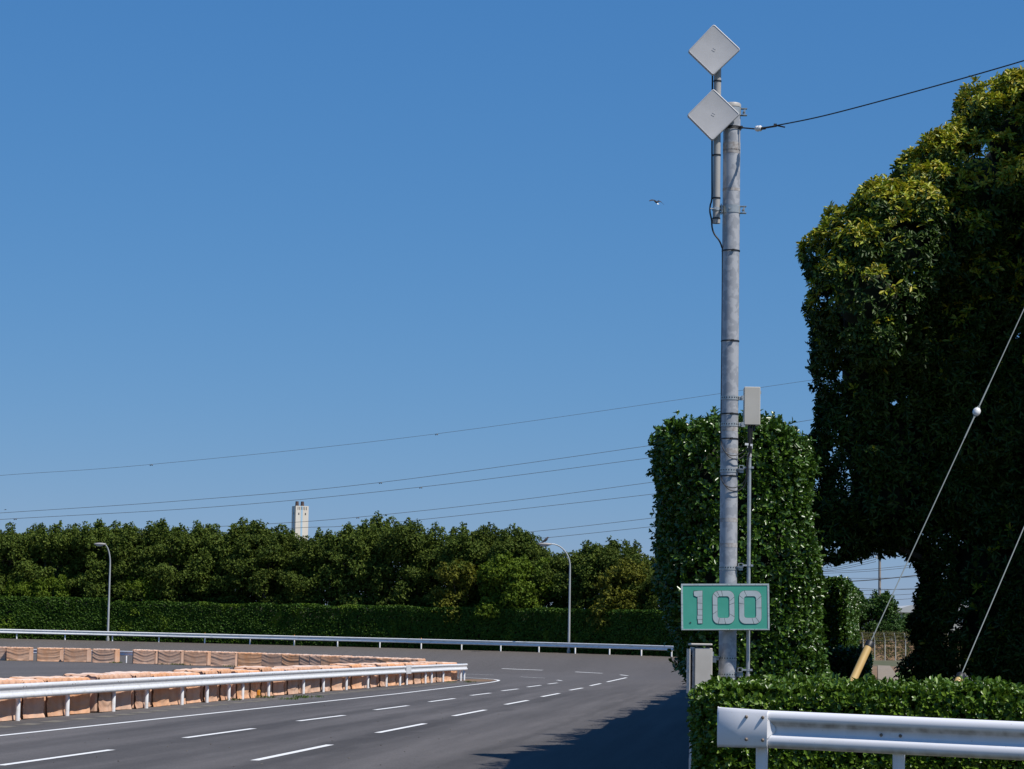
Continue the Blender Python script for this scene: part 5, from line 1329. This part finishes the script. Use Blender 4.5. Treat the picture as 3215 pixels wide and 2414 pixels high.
# ground details in the gap: soil bank, grass, concrete edging, fence, shrubs, warehouse
def patch(name, px_pts, material, Y=None, lift=.02, kind='structure'):
    vs = []
    for px, py in px_pts:
        d = ray(px, py); z = .80 + lift; t = (z - EYE.z) / d.z; p = EYE + d * t; vs.append(p)
    mb = MB(); mb.add(vs, [tuple(range(len(vs)))]); return tag(mb.build(name, material), kind=kind)
patch('soil_ground', [(2660, 2190), (2950, 2190), (2950, 2081), (2660, 2081)], M['soil'])
patch('grass_ground', [(2800, 2190), (2960, 2190), (2960, 2100), (2845, 2103), (2800, 2116), (2790, 2150)], M['lawn'], lift=.035)
a, b = EYE + ray(2775, 2092) * ((.8 - 2.1) / ray(2775, 2092).z), EYE + ray(2795, 2150) * ((.8 - 2.1) / ray(2795, 2150).z)
t = (b - a).normalized(); s = Vector((t.y, -t.x, 0))
mb = MB(); w_ = .42
for zz, o_ in ((0, 0),):
    vs = [a - s * w_ + Vector((0, 0, .0)), a + s * w_, b + s * w_, b - s * w_]
    vs = [Vector((p.x, p.y, .2)) for p in vs] + [Vector((p.x, p.y, .86)) for p in vs]
    mb.add(vs, [(3, 2, 1, 0), (4, 5, 6, 7), (0, 1, 5, 4), (1, 2, 6, 5), (2, 3, 7, 6), (3, 0, 4, 7)])
tag(mb.build('concrete_kerb', M['concrete'], loc=a), 'pale sloping concrete kerb leading to the fence in the gap', 'kerb')
# bank behind the fence
YF = 200.0
xa, xb = P(2560, 2080, YF).x, P(3100, 2080, YF).x
X = np.linspace(xa, xb, 30); Yb = np.linspace(YF + .6, YF + 22, 10)
V = np.array([(x, y_, .75 + 1.9 * smooth((y_ - YF - .6) / 8) + .12 * math.sin(x * 1.7 + y_)) for y_ in Yb for x in X]); i = np.arange(len(V)).reshape(10, 30)
Q = np.stack([i[:-1, :-1], i[:-1, 1:], i[1:, 1:], i[1:, :-1]], -1).reshape(-1, 4)
tag(link('soil_bank', np_mesh('soil_bank', V, Q, [M['soil']])), kind='structure')
pp = []; nn = []
for _ in range(1500):
    x = random.uniform(xa, xb); y_ = YF + random.uniform(2.2, 12); pp.append((x, y_, .85 + 1.9 * smooth((y_ - YF - .6) / 8) + random.uniform(0, .5))); nn.append((random.gauss(0, .5), -.4, 1))
v, q_ = rosettes(np.array(pp), np.array(nn), 5, .32, .25)
tag(link('dry_grass', np_mesh('dry_grass', v, q_, [leaf_mat('dry_grass_leaf', [(.07, .09, .02), (.16, .13, .06), (.05, .085, .02)], .8, .2, .1)])), kind='stuff')
e = empty('security_fence', P(2756, 2084, YF), 'pale post security fence with angled barbed wire arms in the gap', 'fence')
zf = P(2756, 2086, YF).z; zbend = P(2756, 2011, YF).z; ztp = P(2756, 1987, YF).z
e.location.z = zf
for px in (2602, 2636, 2670, 2710, 2746, 2778.5, 2811.6, 2843, 2877, 2910, 2945, 2980):
    x = P(px, 2050, YF).x; mb = MB(); mb.tube([(x, YF, zf - .2), (x, YF, zbend), (x - .16, YF - .35, ztp)], .04, 8); mb.build('post', M['fence'], e)
mb = MB()
for f in (0, .55, 1): 
    zz = zbend + (ztp - zbend) * f; mb.tube([(xa, YF - .35 * f, zz), (xb, YF - .35 * f, zz)], .012, 5)
for zz in (zbend - .02, zf + .05): mb.tube([(xa, YF + .05, zz), (xb, YF + .05, zz)], .035, 6)
for k in range(int((xb - xa) / .35)):
    x = xa + k * .35
    mb.tube([(x, YF + .05, zf), (x + (zbend - zf), YF + .05, zbend)], .006, 4, cap=False); mb.tube([(x + (zbend - zf), YF + .05, zf), (x, YF + .05, zbend)], .006, 4, cap=False)
mb.build('wire_mesh', M['fence_dark'], e)
tree_variant('round', 55, 4.6, 1.9, 44, 420, .15, L_shrub, base=.12, k=4)
for (px, ty, Y, lab, wd) in ((2735, 1852, 216, 'round leafy green tree behind the fence in front of the utility pole', 1.05), (2810, 1945, 214, 'smaller leafy tree behind the fence beside the warehouse', 1.3), (2655, 1900, 218, 'leafy tree half hidden by the clipped hedge in the gap', 1.1), (2880, 1925, 222, 'leafy tree behind the fence mostly hidden by the big tree', 1.2)):
    p = P(px, 2060, Y); p.z = 1.6; tree('leafy_tree', 'round', p, P(px, ty, Y).z - 1.6, px * .01, lab, wide=wd, group='leafy trees behind the security fence')
e = empty('warehouse', P(2850, 2030, 262), 'grey corrugated warehouse gable glimpsed beside the big tree', 'warehouse'); e.location.z = .6
xw0, xw1 = P(2792, 1925, 262).x, P(3060, 1925, 262).x; zw = P(2800, 1922, 262).z; zr = P(2815, 1908, 262).z
mb = MB(); mb.box(((xw0 + xw1) / 2, 268, (zw + .4) / 2), (xw1 - xw0, 12, zw - .4)); mb.build('wall', M['ware'], e)
mb = MB(); xm = xw0 + 2.2; mb.prism([(xw0 - .3, 261.6, zw), (xw1 + .3, 261.6, zw), (xw1 - 1, 261.6, zr + .5), (xm, 261.6, zr + .3)], (0, 13, 0)); mb.build('roof', M['roof'], e)
# small dark bush at the foot of the big tree
v1 = np.array(P(2893, 2118, 47)); n = 260; d = unit(rng.normal(0, 1, (n, 3))); p_ = v1 + d * np.array([.42, .4, .38]) * rng.uniform(.6, 1.1, (n, 1))
v, q_ = rosettes(p_, d, 5, .10, .5); tag(link('small_bush', np_mesh('small_bush', v, q_, [L_big])), 'small loose bush at the foot of the big tree', 'bush')
